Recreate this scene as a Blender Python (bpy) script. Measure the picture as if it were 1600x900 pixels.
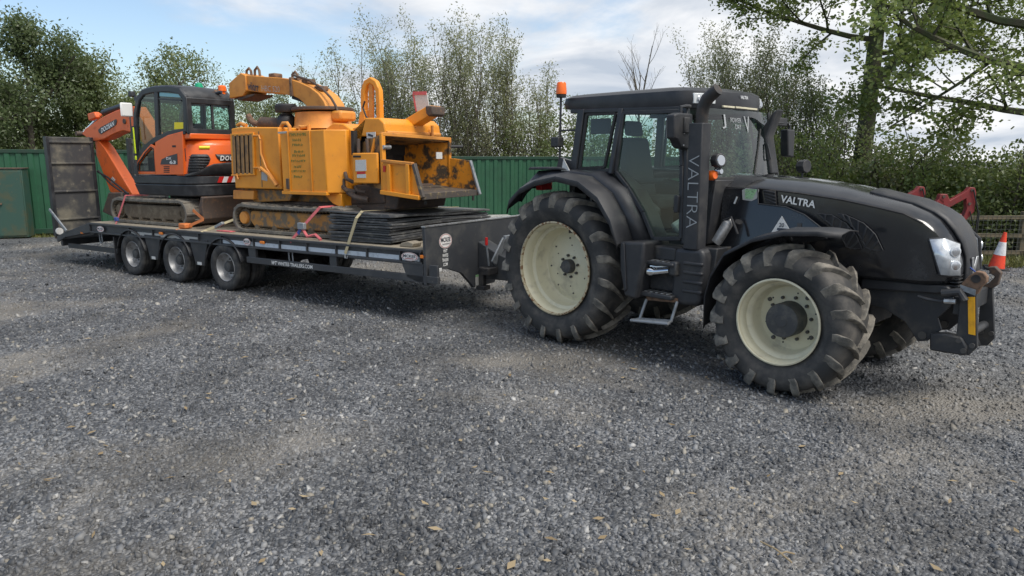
import bpy, bmesh, math, random
import numpy as np
from math import sin, cos, pi, radians, sqrt, atan2
from mathutils import Matrix, Vector

for o in list(bpy.data.objects):
    bpy.data.objects.remove(o, do_unlink=True)
SC = bpy.context.scene
COL = SC.collection

# ------------------------------------------------------------------ camera
CX, CY, CH, YAW, PIT, ROL, FPX = 5.794, -7.413, 2.199, -0.804, 0.179, 0.003, 1142.0
_f = np.array([sin(YAW)*cos(PIT), cos(YAW)*cos(PIT), -sin(PIT)])
_r = np.array([cos(YAW), -sin(YAW), 0.0]); _u = np.cross(_r, _f)
_r, _u = _r*cos(ROL)+_u*sin(ROL), _u*cos(ROL)-_r*sin(ROL)
CAMC = np.array([CX, CY, CH])
cd = bpy.data.cameras.new('camera'); cam = bpy.data.objects.new('camera', cd); COL.objects.link(cam)
cd.sensor_width = 36; cd.lens = FPX/1600*36; cd.clip_start = .1; cd.clip_end = 2000
cam.matrix_world = Matrix(((_r[0], _u[0], -_f[0], CX), (_r[1], _u[1], -_f[1], CY), (_r[2], _u[2], -_f[2], CH), (0, 0, 0, 1)))
SC.camera = cam
SC.view_settings.view_transform = 'Standard'; SC.view_settings.look = 'None'
SC.view_settings.gamma = 1; SC.view_settings.exposure = 0.72
SC.view_settings.use_curve_mapping = False

# ------------------------------------------------------------------ sky and sun
SUN_AZ = radians(8)      # direction towards the sun, from +X anticlockwise
SUN_EL = radians(56)
w = bpy.data.worlds.new('World'); SC.world = w; w.use_nodes = True
nt = w.node_tree; nt.nodes.clear()
def N(tree, t, **kw):
    n = tree.nodes.new(t)
    for k, v in kw.items(): setattr(n, k, v)
    return n
wo = N(nt, 'ShaderNodeOutputWorld'); bg = N(nt, 'ShaderNodeBackground'); bgc = N(nt, 'ShaderNodeBackground')
sky = N(nt, 'ShaderNodeTexSky', sky_type='NISHITA', sun_disc=False)
sky.sun_elevation = SUN_EL; sky.sun_rotation = radians(90)-SUN_AZ; sky.altitude = 50; sky.dust_density = 1.2; sky.air_density = 1.0; sky.ozone_density = 1.6
bg.inputs[1].default_value = 0.105
nt.links.new(sky.outputs[0], bg.inputs[0])
tc = N(nt, 'ShaderNodeTexCoord')
sep = N(nt, 'ShaderNodeSeparateXYZ'); nt.links.new(tc.outputs['Generated'], sep.inputs[0])
# project the direction on a flat cloud layer
addz = N(nt, 'ShaderNodeMath', operation='ADD'); addz.inputs[1].default_value = 0.22
absz = N(nt, 'ShaderNodeMath', operation='ABSOLUTE'); nt.links.new(sep.outputs[2], absz.inputs[0]); nt.links.new(absz.outputs[0], addz.inputs[0])
dx = N(nt, 'ShaderNodeMath', operation='DIVIDE'); nt.links.new(sep.outputs[0], dx.inputs[0]); nt.links.new(addz.outputs[0], dx.inputs[1])
dy = N(nt, 'ShaderNodeMath', operation='DIVIDE'); nt.links.new(sep.outputs[1], dy.inputs[0]); nt.links.new(addz.outputs[0], dy.inputs[1])
cmb = N(nt, 'ShaderNodeCombineXYZ'); nt.links.new(dx.outputs[0], cmb.inputs[0]); nt.links.new(dy.outputs[0], cmb.inputs[1])
no = N(nt, 'ShaderNodeTexNoise'); no.inputs['Scale'].default_value = 0.75; no.inputs['Detail'].default_value = 9; no.inputs['Roughness'].default_value = .56; no.inputs['Distortion'].default_value = .35
nt.links.new(cmb.outputs[0], no.inputs['Vector'])
# the cloud bank covers the sky to the right of a line (blue clearing towards -X,-Y)
dotn = N(nt, 'ShaderNodeVectorMath', operation='DOT_PRODUCT'); nt.links.new(cmb.outputs[0], dotn.inputs[0]); dotn.inputs[1].default_value = (.5, .5, 0)
mr = N(nt, 'ShaderNodeMath', operation='MULTIPLY_ADD'); nt.links.new(dotn.outputs['Value'], mr.inputs[0]); mr.inputs[1].default_value = .30; mr.inputs[2].default_value = .115
ad = N(nt, 'ShaderNodeMath', operation='ADD', use_clamp=False); nt.links.new(no.outputs[0], ad.inputs[0]); nt.links.new(mr.outputs[0], ad.inputs[1])
cr = N(nt, 'ShaderNodeMapRange', interpolation_type='SMOOTHSTEP'); nt.links.new(ad.outputs[0], cr.inputs[0]); cr.inputs[1].default_value = .46; cr.inputs[2].default_value = .60
no2 = N(nt, 'ShaderNodeTexNoise'); no2.inputs['Scale'].default_value = 1.5; no2.inputs['Detail'].default_value = 8; no2.inputs['Roughness'].default_value = .55; no2.inputs['Distortion'].default_value = .5
mp2 = N(nt, 'ShaderNodeMapping'); mp2.inputs['Location'].default_value = (3.1, 1.7, 0); nt.links.new(cmb.outputs[0], mp2.inputs[0]); nt.links.new(mp2.outputs[0], no2.inputs['Vector'])
rp = N(nt, 'ShaderNodeValToRGB'); nt.links.new(no2.outputs[0], rp.inputs[0])
rp.color_ramp.elements[0].position = .36; rp.color_ramp.elements[0].color = (.33, .375, .44, 1)
rp.color_ramp.elements[1].position = .62; rp.color_ramp.elements[1].color = (.62, .625, .635, 1)
nt.links.new(rp.outputs[0], bgc.inputs[0]); bgc.inputs[1].default_value = 1.0
mx = N(nt, 'ShaderNodeMixShader'); nt.links.new(cr.outputs[0], mx.inputs[0]); nt.links.new(bg.outputs[0], mx.inputs[1]); nt.links.new(bgc.outputs[0], mx.inputs[2])
nt.links.new(mx.outputs[0], wo.inputs[0])
sl = bpy.data.lights.new('sun', 'SUN'); sl.energy = 2.0; sl.angle = radians(28); sl.color = (1, .95, .88)
so = bpy.data.objects.new('sun', sl); COL.objects.link(so)
so.rotation_euler = Vector((cos(SUN_AZ)*cos(SUN_EL), sin(SUN_AZ)*cos(SUN_EL), sin(SUN_EL))).to_track_quat('Z', 'Y').to_euler()

# ------------------------------------------------------------------ helpers
TRA = 0.214; TIL = 0.010
FR = {'W': Matrix.Identity(4),
      'R': Matrix.Rotation(TRA, 4, 'Z') @ Matrix.Translation((-7, 0, 0)) @ Matrix.Rotation(-TIL, 4, 'Y') @ Matrix.Translation((7, 0, 0))}
FI = {k: np.array(m.inverted()) for k, m in FR.items()}
def _ray(fr, px, py):
    d = _f+_r*(px-800)/FPX+_u*(450-py)/FPX
    i = FI[fr]
    return i[:3, :3] @ CAMC+i[:3, 3], i[:3, :3] @ d
def S(fr, Y, px, py):
    """photo pixel -> (x, z) on the plane y = Y of a vehicle's own frame"""
    c, d = _ray(fr, px, py); t = (Y-c[1])/d[1]; q = c+t*d
    return (float(q[0]), float(q[2]))
def SX(fr, X, px, py):
    c, d = _ray(fr, px, py); t = (X-c[0])/d[0]; q = c+t*d
    return (float(q[1]), float(q[2]))
def SZ(fr, Z, px, py):
    c, d = _ray(fr, px, py); t = (Z-c[2])/d[2]; q = c+t*d
    return (float(q[0]), float(q[1]))
def SS(fr, Y, pts): return [S(fr, Y, *p) for p in pts]
def SSX(fr, X, pts): return [SX(fr, X, *p) for p in pts]

BASE = {}
def props(o, label, cat, group=None, kind=None):
    if label: o['label'] = label
    if cat: o['category'] = cat
    if group: o['group'] = group
    if kind: o['kind'] = kind
def thing(name, label, cat, base=(0, 0, 0), fr='W', group=None):
    o = bpy.data.objects.new(name, None); COL.objects.link(o); o.empty_display_size = .2
    o.matrix_world = FR[fr] @ Matrix.Translation(base)
    props(o, label, cat, group); BASE[o] = np.array(base, float)
    return o
def holder(name, parent, loc=(0, 0, 0), rot=(0, 0, 0)):
    """an empty part (a wheel) that carries its own sub-parts around its own origin"""
    o = bpy.data.objects.new(name, None); COL.objects.link(o); o.parent = parent; o.empty_display_size = .1
    o.location = np.array(loc)-BASE[parent]; o.rotation_euler = rot; BASE[o] = np.zeros(3)
    return o
def clone(o, parent, loc=None, rot=None):
    c = o.copy(); COL.objects.link(c); c.parent = parent
    if loc is not None: c.location = np.array(loc)-(BASE[parent] if parent else 0)
    if rot is not None: c.rotation_euler = rot
    for ch in [q for q in o.children]: clone(ch, c)
    return c

class MB:
    def __init__(s): s.v = []; s.f = []
    def add(s, v, f):
        n = len(s.v); s.v += [tuple(map(float, p)) for p in v]; s.f += [[n+i for i in q] for q in f]; return s
    def box(s, x0, x1, y0, y1, z0, z1):
        v = [(x, y, z) for x in (x0, x1) for y in (y0, y1) for z in (z0, z1)]
        return s.add(v, [(0, 1, 3, 2), (4, 6, 7, 5), (0, 4, 5, 1), (2, 3, 7, 6), (0, 2, 6, 4), (1, 5, 7, 3)])
    def prism(s, pts, a0, a1, axis='y', shift=(0, 0)):
        n = len(pts)
        def m(p, a):
            return {'y': (p[0], a, p[1]), 'x': (a, p[0], p[1]), 'z': (p[0], p[1], a)}[axis]
        v = [m(p, a0) for p in pts]+[m((p[0]+shift[0], p[1]+shift[1]), a1) for p in pts]
        return s.add(v, [list(range(n)), list(range(2*n-1, n-1, -1))]+[(i, n+i, n+(i+1) % n, (i+1) % n) for i in range(n)])
    def loft(s, rings, closed=True, cap=True):
        n = len(rings[0]); v = [p for r in rings for p in r]; f = []
        for k in range(len(rings)-1):
            for i in range(n if closed else n-1):
                j = (i+1) % n
                f.append((k*n+i, k*n+j, (k+1)*n+j, (k+1)*n+i))
        if cap and closed:
            f.append(list(range(n))[::-1]); f.append([(len(rings)-1)*n+i for i in range(n)])
        return s.add(v, f)
    def tube(s, pts, r, n=10, cap=True):
        pts = [Vector(p) for p in pts]; m = len(pts)
        rs = r if isinstance(r, (list, tuple)) else [r]*m
        t0 = (pts[1]-pts[0]).normalized()
        a = t0.orthogonal().normalized(); rings = []
        for i in range(m):
            t = (pts[min(i+1, m-1)]-pts[max(i-1, 0)])
            if t.length < 1e-9: t = t0
            t.normalize(); a = (a-t*a.dot(t)); a.normalize(); b = t.cross(a)
            rings.append([pts[i]+(a*cos(2*pi*k/n)+b*sin(2*pi*k/n))*rs[i] for k in range(n)])
        return s.loft(rings, True, cap)
    def bar(s, p, q, w, h, up=(0, 0, 1)):
        p = Vector(p); q = Vector(q); t = (q-p).normalized(); u = Vector(up); sd = t.cross(u)
        if sd.length < 1e-4: sd = t.orthogonal()
        sd.normalize(); u = sd.cross(t)
        R = lambda c: [c+sd*a*w/2+u*b*h/2 for a, b in ((-1, -1), (1, -1), (1, 1), (-1, 1))]
        return s.loft([R(p), R(q)])
    def lathe(s, prof, org=(0, 0, 0), axis='y', n=32, closed=False):
        """prof: (radius, position along the axis)"""
        ox, oy, oz = org; rings = []
        for k in range(n):
            a = 2*pi*k/n; c, d = cos(a), sin(a)
            rings.append([{'y': (ox+r*c, oy+t, oz+r*d), 'x': (ox+t, oy+r*c, oz+r*d), 'z': (ox+r*c, oy+r*d, oz+t)}[axis] for r, t in prof])
        m = len(prof); v = [p for q in rings for p in q]; f = []
        for k in range(n):
            k2 = (k+1) % n
            for i in range(m if closed else m-1):
                j = (i+1) % m
                f.append((k*m+i, k*m+j, k2*m+j, k2*m+i))
        s.add(v, f)
        b = len(s.v)-len(v)
        if not closed:
            if prof[0][0] > 1e-6: s.f.append([b+k*m for k in range(n)][::-1])
            if prof[-1][0] > 1e-6: s.f.append([b+k*m+m-1 for k in range(n)])
        return s
    def ribbon(s, pts, wd, a0, a1, axis='y', closed=False):
        """a band of width wd along a 2D polyline, extruded between a0 and a1"""
        P = [Vector(p) for p in pts]; n = len(P); L = []; R = []
        for i in range(n):
            if closed: p, q = P[i-1], P[(i+1) % n]
            else: p, q = P[max(i-1, 0)], P[min(i+1, n-1)]
            d1 = (P[i]-p).normalized() if (P[i]-p).length > 1e-9 else (q-P[i]).normalized()
            d2 = (q-P[i]).normalized() if (q-P[i]).length > 1e-9 else d1
            t = (d1+d2); t = t.normalized() if t.length > 1e-6 else d1
            nn = Vector((-t.y, t.x)); k = min(1.6, 1/max(.4, abs(nn.dot(Vector((-d1.y, d1.x))))))
            L.append(P[i]+nn*wd/2*k); R.append(P[i]-nn*wd/2*k)
        def m(p, a): return {'y': (p[0], a, p[1]), 'x': (a, p[0], p[1]), 'z': (p[0], p[1], a)}[axis]
        rings = [[m(L[i], a0), m(R[i], a0), m(R[i], a1), m(L[i], a1)] for i in range(n)]
        if closed: rings.append(rings[0])
        return s.loft(rings, True, not closed)
    def done(s, name, mat, parent=None, bevel=0, smooth=35, seg=2, kind=None, solid=0, label=None):
        me = bpy.data.meshes.new(name); b = BASE.get(parent, np.zeros(3)) if parent else np.zeros(3)
        v = np.array(s.v)-b
        me.from_pydata(v.tolist(), [], s.f)
        bm = bmesh.new(); bm.from_mesh(me)
        bmesh.ops.remove_doubles(bm, verts=bm.verts, dist=1e-5)
        bmesh.ops.recalc_face_normals(bm, faces=bm.faces); bm.to_mesh(me); bm.free()
        if smooth:
            me.polygons.foreach_set('use_smooth', [True]*len(me.polygons)); me.set_sharp_from_angle(angle=radians(smooth))
        me.materials.append(MAT[mat] if isinstance(mat, str) else mat)
        o = bpy.data.objects.new(name, me); COL.objects.link(o)
        if parent: o.parent = parent
        BASE[o] = b
        if kind: o['kind'] = kind
        if label: o['label'] = label
        if solid:
            m = o.modifiers.new('s', 'SOLIDIFY'); m.thickness = solid; m.offset = 0
        if bevel:
            m = o.modifiers.new('b', 'BEVEL'); m.width = bevel; m.segments = seg; m.limit_method = 'ANGLE'; m.angle_limit = radians(40); m.harden_normals = False
        return o

def text(name, txt, mat, parent, org, xd, ud, h, width=None, shear=0, bold=0, ext=.002, align='CENTER', space=1.0):
    """flat lettering: cap height h, centred on org, running along xd with the letters' up along ud"""
    cu = bpy.data.curves.new(name, 'FONT'); cu.body = txt; cu.align_x = align; cu.extrude = 0; cu.offset = bold; cu.space_character = space
    cu.resolution_u = 3
    ob = bpy.data.objects.new('tmp', cu); COL.objects.link(ob); bpy.context.view_layer.update()
    me0 = bpy.data.meshes.new_from_object(ob.evaluated_get(bpy.context.evaluated_depsgraph_get()))
    v = np.array([q.co[:] for q in me0.vertices]); f = [list(p.vertices) for p in me0.polygons]
    bpy.data.objects.remove(ob); bpy.data.curves.remove(cu); bpy.data.meshes.remove(me0)
    x0, x1 = v[:, 0].min(), v[:, 0].max(); y0, y1 = v[:, 1].min(), v[:, 1].max()
    k = h/(y1-y0); kx = (width/(x1-x0)) if width else k
    X = (v[:, 0]-(x0+x1)/2)*kx; Y = (v[:, 1]-(y0+y1)/2)*k; X = X+shear*Y
    xd = np.array(Vector(xd).normalized()); ud = np.array(Vector(ud).normalized()); nn = np.cross(xd, ud)
    P = np.array(org)+X[:, None]*xd+Y[:, None]*ud
    m = MB(); m.add((P+nn*ext).tolist(), f)
    return m.done(name, mat, parent, smooth=0)

# ------------------------------------------------------------------ materials
MAT = {}
def mat(name, c, rough=.6, metal=0., c2=None, sc=4., lo=.45, hi=.65, bump=0., bsc=60., coat=0., r2=None, spec=.5, c3=None, sc3=30., lo3=.6, hi3=.7, stretch=None):
    m = bpy.data.materials.new(name); m.use_nodes = True; t = m.node_tree; b = t.nodes['Principled BSDF']
    b.inputs['Base Color'].default_value = (*c, 1); b.inputs['Roughness'].default_value = rough; b.inputs['Metallic'].default_value = metal
    b.inputs['Coat Weight'].default_value = coat; b.inputs['Coat Roughness'].default_value = .06
    b.inputs['Specular IOR Level'].default_value = spec
    co = N(t, 'ShaderNodeTexCoord'); src = co.outputs['Object']
    if stretch:
        mp = N(t, 'ShaderNodeMapping'); mp.inputs['Scale'].default_value = stretch; t.links.new(src, mp.inputs[0]); src = mp.outputs[0]
    last = None
    def layer(prev, colr, scale, lo, hi):
        n = N(t, 'ShaderNodeTexNoise'); n.inputs['Scale'].default_value = scale; n.inputs['Detail'].default_value = 7; n.inputs['Roughness'].default_value = .6
        t.links.new(src, n.inputs['Vector'])
        r = N(t, 'ShaderNodeMapRange', interpolation_type='SMOOTHSTEP'); t.links.new(n.outputs[0], r.inputs[0]); r.inputs[1].default_value = lo; r.inputs[2].default_value = hi
        x = N(t, 'ShaderNodeMix', data_type='RGBA'); t.links.new(r.outputs[0], x.inputs[0])
        if prev is None: x.inputs[6].default_value = (*c, 1)
        else: t.links.new(prev, x.inputs[6])
        x.inputs[7].default_value = (*colr, 1)
        return x.outputs[2], r.outputs[0]
    if c2:
        last, fac = layer(None, c2, sc, lo, hi)
        if r2 is not None:
            q = N(t, 'ShaderNodeMapRange'); t.links.new(fac, q.inputs[0]); q.inputs[3].default_value = rough; q.inputs[4].default_value = r2
            t.links.new(q.outputs[0], b.inputs['Roughness'])
    if c3: last, _ = layer(last, c3, sc3, lo3, hi3)
    if last is not None: t.links.new(last, b.inputs['Base Color'])
    if bump:
        n = N(t, 'ShaderNodeTexNoise'); n.inputs['Scale'].default_value = bsc; n.inputs['Detail'].default_value = 5; t.links.new(src, n.inputs['Vector'])
        bn = N(t, 'ShaderNodeBump'); bn.inputs['Strength'].default_value = bump; bn.inputs['Distance'].default_value = .02
        t.links.new(n.outputs[0], bn.inputs['Height']); t.links.new(bn.outputs[0], b.inputs['Normal'])
    MAT[name] = m; return m
def glassmat(name, tint, fac=1.0, rough=0.0, refl=1.0):
    m = bpy.data.materials.new(name); m.use_nodes = True; t = m.node_tree; t.nodes.clear()
    o = N(t, 'ShaderNodeOutputMaterial'); tr = N(t, 'ShaderNodeBsdfTransparent'); gl = N(t, 'ShaderNodeBsdfGlossy'); mi = N(t, 'ShaderNodeMixShader'); fr = N(t, 'ShaderNodeFresnel')
    tr.inputs[0].default_value = (*tint, 1); gl.inputs['Roughness'].default_value = rough; 
    ge = N(t, 'ShaderNodeNewGeometry'); io = N(t, 'ShaderNodeMapRange'); t.links.new(ge.outputs['Backfacing'], io.inputs[0]); io.inputs[3].default_value = 1.5; io.inputs[4].default_value = 1/1.5; t.links.new(io.outputs[0], fr.inputs[0])
    ml = N(t, 'ShaderNodeMath', operation='MULTIPLY'); ml.inputs[1].default_value = refl; t.links.new(fr.outputs[0], ml.inputs[0])
    t.links.new(ml.outputs[0], mi.inputs[0]); t.links.new(tr.outputs[0], mi.inputs[1]); t.links.new(gl.outputs[0], mi.inputs[2]); t.links.new(mi.outputs[0], o.inputs[0])
    MAT[name] = m; return m
def emis(name, c, k=1):
    m = mat(name, c, .3); b = m.node_tree.nodes['Principled BSDF']; b.inputs['Emission Color'].default_value = (*c, 1); b.inputs['Emission Strength'].default_value = k

DUST = (.17, .155, .13)
mat('black_gloss', (.012, .013, .016), .16, c2=(.03, .031, .034), sc=3, lo=.45, hi=.75, r2=.34, coat=.5, c3=(.09, .09, .088), sc3=55, lo3=.74, hi3=.8)
mat('black_satin', (.022, .023, .027), .38, c2=(.045, .046, .05), sc=4, lo=.4, hi=.75, r2=.5)
mat('black_plastic', (.028, .029, .033), .5, c2=(.062, .06, .058), sc=5, lo=.42, hi=.75, r2=.68, bump=.08, bsc=180)
mat('dark_metal', (.04, .042, .046), .5, .2, c2=(.085, .08, .072), sc=7, lo=.48, hi=.75, r2=.7)
mat('under_dark', (.018, .018, .02), .75, c2=(.05, .045, .04), sc=6)
mat('tyre_side', (.036, .036, .036), .78, c2=(.11, .10, .088), sc=4, lo=.40, hi=.70, bump=.1, bsc=40)
mat('tyre_tread', (.11, .103, .09), .85, c2=(.26, .235, .195), sc=9, lo=.38, hi=.68, bump=.3, bsc=70)
mat('road_tyre', (.03, .03, .031), .75, c2=(.085, .08, .072), sc=6, lo=.42, hi=.7, bump=.1, bsc=60)
mat('rim_cream', (.70, .65, .47), .42, c2=(.50, .46, .34), sc=6, lo=.5, hi=.75, r2=.6, c3=(.22, .12, .055), sc3=34, lo3=.70, hi3=.76)
mat('rim_rust_edge', (.52, .45, .30), .6, c2=(.20, .10, .045), sc=22, lo=.48, hi=.60, r2=.8)
mat('rim_silver', (.42, .42, .42), .45, .6, c2=(.22, .21, .20), sc=9, lo=.45, hi=.7, r2=.65)
mat('hub_dark', (.055, .056, .058), .55, c2=(.10, .095, .085), sc=10)
mat('bolt', (.12, .115, .11), .5, .7)
mat('chrome', (.75, .76, .77), .12, 1.)
mat('alu', (.55, .56, .57), .38, .8, c2=(.36, .35, .34), sc=8)
mat('galv', (.30, .32, .34), .55, .4, c2=(.20, .22, .235), sc=9)
mat('white_paint', (.78, .78, .76), .5)
mat('white_mark', (.72, .73, .74), .5, c2=(.5, .5, .5), sc=20, lo=.55, hi=.75)
mat('reflective', (.56, .62, .68), .35, c2=(.42, .47, .52), sc=14, lo=.5, hi=.7)
mat('amber', (.85, .24, .03), .25); mat('amber_pale', (.7, .33, .08), .3)
mat('orange_lens', (.95, .17, .02), .2)
mat('red_lens', (.55, .02, .02), .3); mat('green_lens', (.01, .35, .17), .25)
mat('yellow_refl', (.92, .46, .015), .4, c2=(.75, .35, .02), sc=14)
mat('yellow_sticker', (.85, .70, .02), .5); mat('hivis', (.70, .86, .03), .5); mat('cyan_strip', (.22, .50, .56), .3)
mat('sticker_green', (.28, .52, .26), .5, c2=(.1, .2, .1), sc=60); mat('faint_mark', (.36, .38, .39), .5); mat('sticker_grey', (.34, .35, .34), .5)
mat('headlamp', (.72, .75, .78), .14, .35, c2=(.55, .58, .61), sc=16); mat('lamp_bowl', (.55, .57, .6), .15, .8); mat('lamp_glass', (.68, .70, .70), .1)
mat('rust', (.20, .12, .075), .8, c2=(.10, .065, .045), sc=14, bump=.2)
mat('rust_dark', (.085, .062, .05), .75, c2=(.15, .09, .055), sc=16, lo=.5, hi=.7)
mat('seat_grey', (.06, .062, .066), .8); mat('interior', (.035, .036, .038), .7); mat('interior_pale', (.30, .31, .31), .7)
glassmat('cab_glass', (.72, .89, .83), refl=1.5); glassmat('exc_glass', (.60, .78, .74), refl=1.2)
# trailer
mat('trailer_grey', (.043, .046, .052), .42, c2=(.075, .075, .074), sc=4, lo=.45, hi=.75, r2=.6, c3=(.13, .12, .10), sc3=18, lo3=.60, hi3=.82)
mat('ramp_dark', (.05, .051, .054), .6, c2=(.17, .155, .12), sc=2.6, lo=.44, hi=.70, r2=.8, c3=(.26, .235, .18), sc3=8, lo3=.58, hi3=.78)
mat('deck_wood', (.30, .26, .195), .85, c2=(.20, .17, .13), sc=3, lo=.4, hi=.7, c3=(.12, .10, .08), sc3=14, lo3=.6, hi3=.75, stretch=(1, 9, 9))
mat('oval_white', (.74, .72, .70), .5); mat('oval_red', (.36, .09, .09), .5); mat('print_dark', (.03, .035, .05), .5)
mat('strap_red', (.62, .14, .15), .8, c2=(.45, .12, .12), sc=18); mat('strap_tan', (.42, .36, .22), .85); mat('strap_blue', (.05, .09, .30), .8); mat('strap_orange', (.62, .19, .05), .7)
mat('mat_grey', (.075, .077, .08), .5, c2=(.20, .195, .18), sc=5, lo=.45, hi=.75, r2=.7, c3=(.30, .285, .25), sc3=13, lo3=.62, hi3=.78)
mat('mat_black', (.05, .052, .057), .45, c2=(.15, .15, .145), sc=6, lo=.45, hi=.75, r2=.7, c3=(.22, .21, .19), sc3=15, lo3=.66, hi3=.78)
# machines
mat('exc_orange', (.80, .135, .018), .34, c2=(.66, .12, .025), sc=4, lo=.5, hi=.75, r2=.5, coat=.2)
mat('exc_arm', (.74, .135, .025), .42, c2=(.5, .11, .035), sc=6, lo=.52, hi=.72, r2=.6, c3=(.25, .13, .07), sc3=28, lo3=.70, hi3=.78)
mat('exc_black', (.026, .028, .032), .4, c2=(.05, .052, .056), sc=5, r2=.55)
mat('grille_grey', (.05, .052, .056), .5)
mat('track_rubber', (.14, .13, .112), .88, c2=(.23, .205, .165), sc=7, lo=.4, hi=.7, bump=.35, bsc=45)
mat('track_mud', (.13, .10, .068), .9, c2=(.20, .16, .11), sc=8, bump=.4, bsc=35)
mat('chip_yellow', (.80, .31, .022), .42, c2=(.68, .25, .022), sc=2.6, lo=.42, hi=.75, r2=.58, c3=(.42, .175, .04), sc3=13, lo3=.60, hi3=.80)
mat('chip_chute', (.70, .29, .05), .5, c2=(.55, .22, .05), sc=4, r2=.65, c3=(.30, .14, .05), sc3=20, lo3=.66, hi3=.78)
mat('chip_worn', (.74, .28, .022), .55, c2=(.07, .05, .032), sc=5.5, lo=.45, hi=.57, r2=.7, c3=(.30, .17, .06), sc3=22, lo3=.58, hi3=.70)
mat('chip_hopper_shade', (.34, .19, .07), .65, c2=(.06, .045, .032), sc=4.2, lo=.44, hi=.60, c3=(.62, .26, .03), sc3=13, lo3=.60, hi3=.70)  # chipper yellow darkened for the shade inside the hopper, with wear patches
mat('chip_mud', (.42, .20, .05), .75, c2=(.16, .125, .085), sc=7, lo=.42, hi=.56, bump=.3, bsc=30)
mat('chip_grille', (.32, .18, .07), .65, c2=(.17, .105, .055), sc=9)
mat('lip_steel', (.10, .085, .075), .6, .3, c2=(.25, .19, .10), sc=12, lo=.55, hi=.65)
mat('faded_green', (.20, .185, .035), .6)
mat('label_white', (.62, .62, .60), .5, c2=(.50, .50, .49), sc=60); mat('label_grey', (.42, .42, .40), .6)
mat('exhaust_black', (.03, .028, .027), .5, c2=(.07, .052, .042), sc=7, r2=.7)
mat('hose', (.02, .02, .022), .55)
mat('red_paint', (.22, .024, .024), .5, c2=(.15, .03, .028), sc=9, lo=.5, hi=.7)
mat('cone_orange', (.85, .07, .025), .45, c2=(.65, .06, .03), sc=16); mat('cone_white', (.78, .78, .78), .4, c2=(.6, .6, .6), sc=20)
mat('rubber', (.03, .03, .03), .8)
# yard
mat('cont_green', (.024, .105, .052), .5, c2=(.018, .075, .040), sc=1.6, lo=.42, hi=.7, c3=(.07, .13, .07), sc3=9, lo3=.66, hi3=.8, r2=.6)
mat('cont_dark', (.012, .055, .030), .55, c2=(.02, .045, .03), sc=3)
mat('cab_green', (.035, .085, .065), .6, c2=(.07, .085, .05), sc=3, lo=.45, hi=.65, c3=(.16, .10, .05), sc3=7, lo3=.62, hi3=.74)
mat('fence_wood', (.16, .13, .085), .85, c2=(.11, .095, .06), sc=6, c3=(.10, .12, .06), sc3=12, lo3=.6, hi3=.75)
mat('wire', (.16, .17, .16), .5, .6)
mat('concrete', (.42, .42, .40), .85, c2=(.30, .30, .28), sc=7, bump=.2)
mat('bark', (.085, .072, .055), .9, c2=(.05, .044, .034), sc=6, bump=.5, bsc=24, stretch=(1, 1, .3))
mat('bark_moss', (.075, .07, .045), .9, c2=(.055, .075, .03), sc=3, lo=.42, hi=.62, bump=.5, bsc=20)
mat('twig', (.13, .115, .09), .9)
def leafmat(name, ca, cb, tr=.48):
    m = bpy.data.materials.new(name); m.use_nodes = True; t = m.node_tree; t.nodes.clear()
    o = N(t, 'ShaderNodeOutputMaterial'); g = N(t, 'ShaderNodeNewGeometry'); r = N(t, 'ShaderNodeMix', data_type='RGBA')
    r.inputs[6].default_value = (*ca, 1); r.inputs[7].default_value = (*cb, 1); t.links.new(g.outputs['Random Per Island'], r.inputs[0])
    d = N(t, 'ShaderNodeBsdfDiffuse'); tl = N(t, 'ShaderNodeBsdfTranslucent'); gl = N(t, 'ShaderNodeBsdfGlossy'); gl.inputs['Roughness'].default_value = .45
    t.links.new(r.outputs[2], d.inputs[0]); t.links.new(r.outputs[2], tl.inputs[0])
    m1 = N(t, 'ShaderNodeMixShader'); m1.inputs[0].default_value = tr; t.links.new(d.outputs[0], m1.inputs[1]); t.links.new(tl.outputs[0], m1.inputs[2])
    m2 = N(t, 'ShaderNodeMixShader'); m2.inputs[0].default_value = .05; t.links.new(m1.outputs[0], m2.inputs[1]); t.links.new(gl.outputs[0], m2.inputs[2])
    t.links.new(m2.outputs[0], o.inputs[0]); MAT[name] = m
leafmat('leaf_dark', (.105, .15, .055), (.18, .225, .095)); leafmat('leaf_mid', (.145, .19, .065), (.235, .275, .11))
leafmat('leaf_pale', (.22, .245, .12), (.34, .35, .19)); leafmat('leaf_sycamore', (.14, .205, .045), (.26, .31, .095))
leafmat('leaf_hedge', (.13, .18, .05), (.22, .26, .09)); leafmat('grass_blade', (.09, .11, .025), (.20, .19, .06), .2)
leafmat('debris', (.22, .16, .085), (.42, .33, .20), .1)

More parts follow.
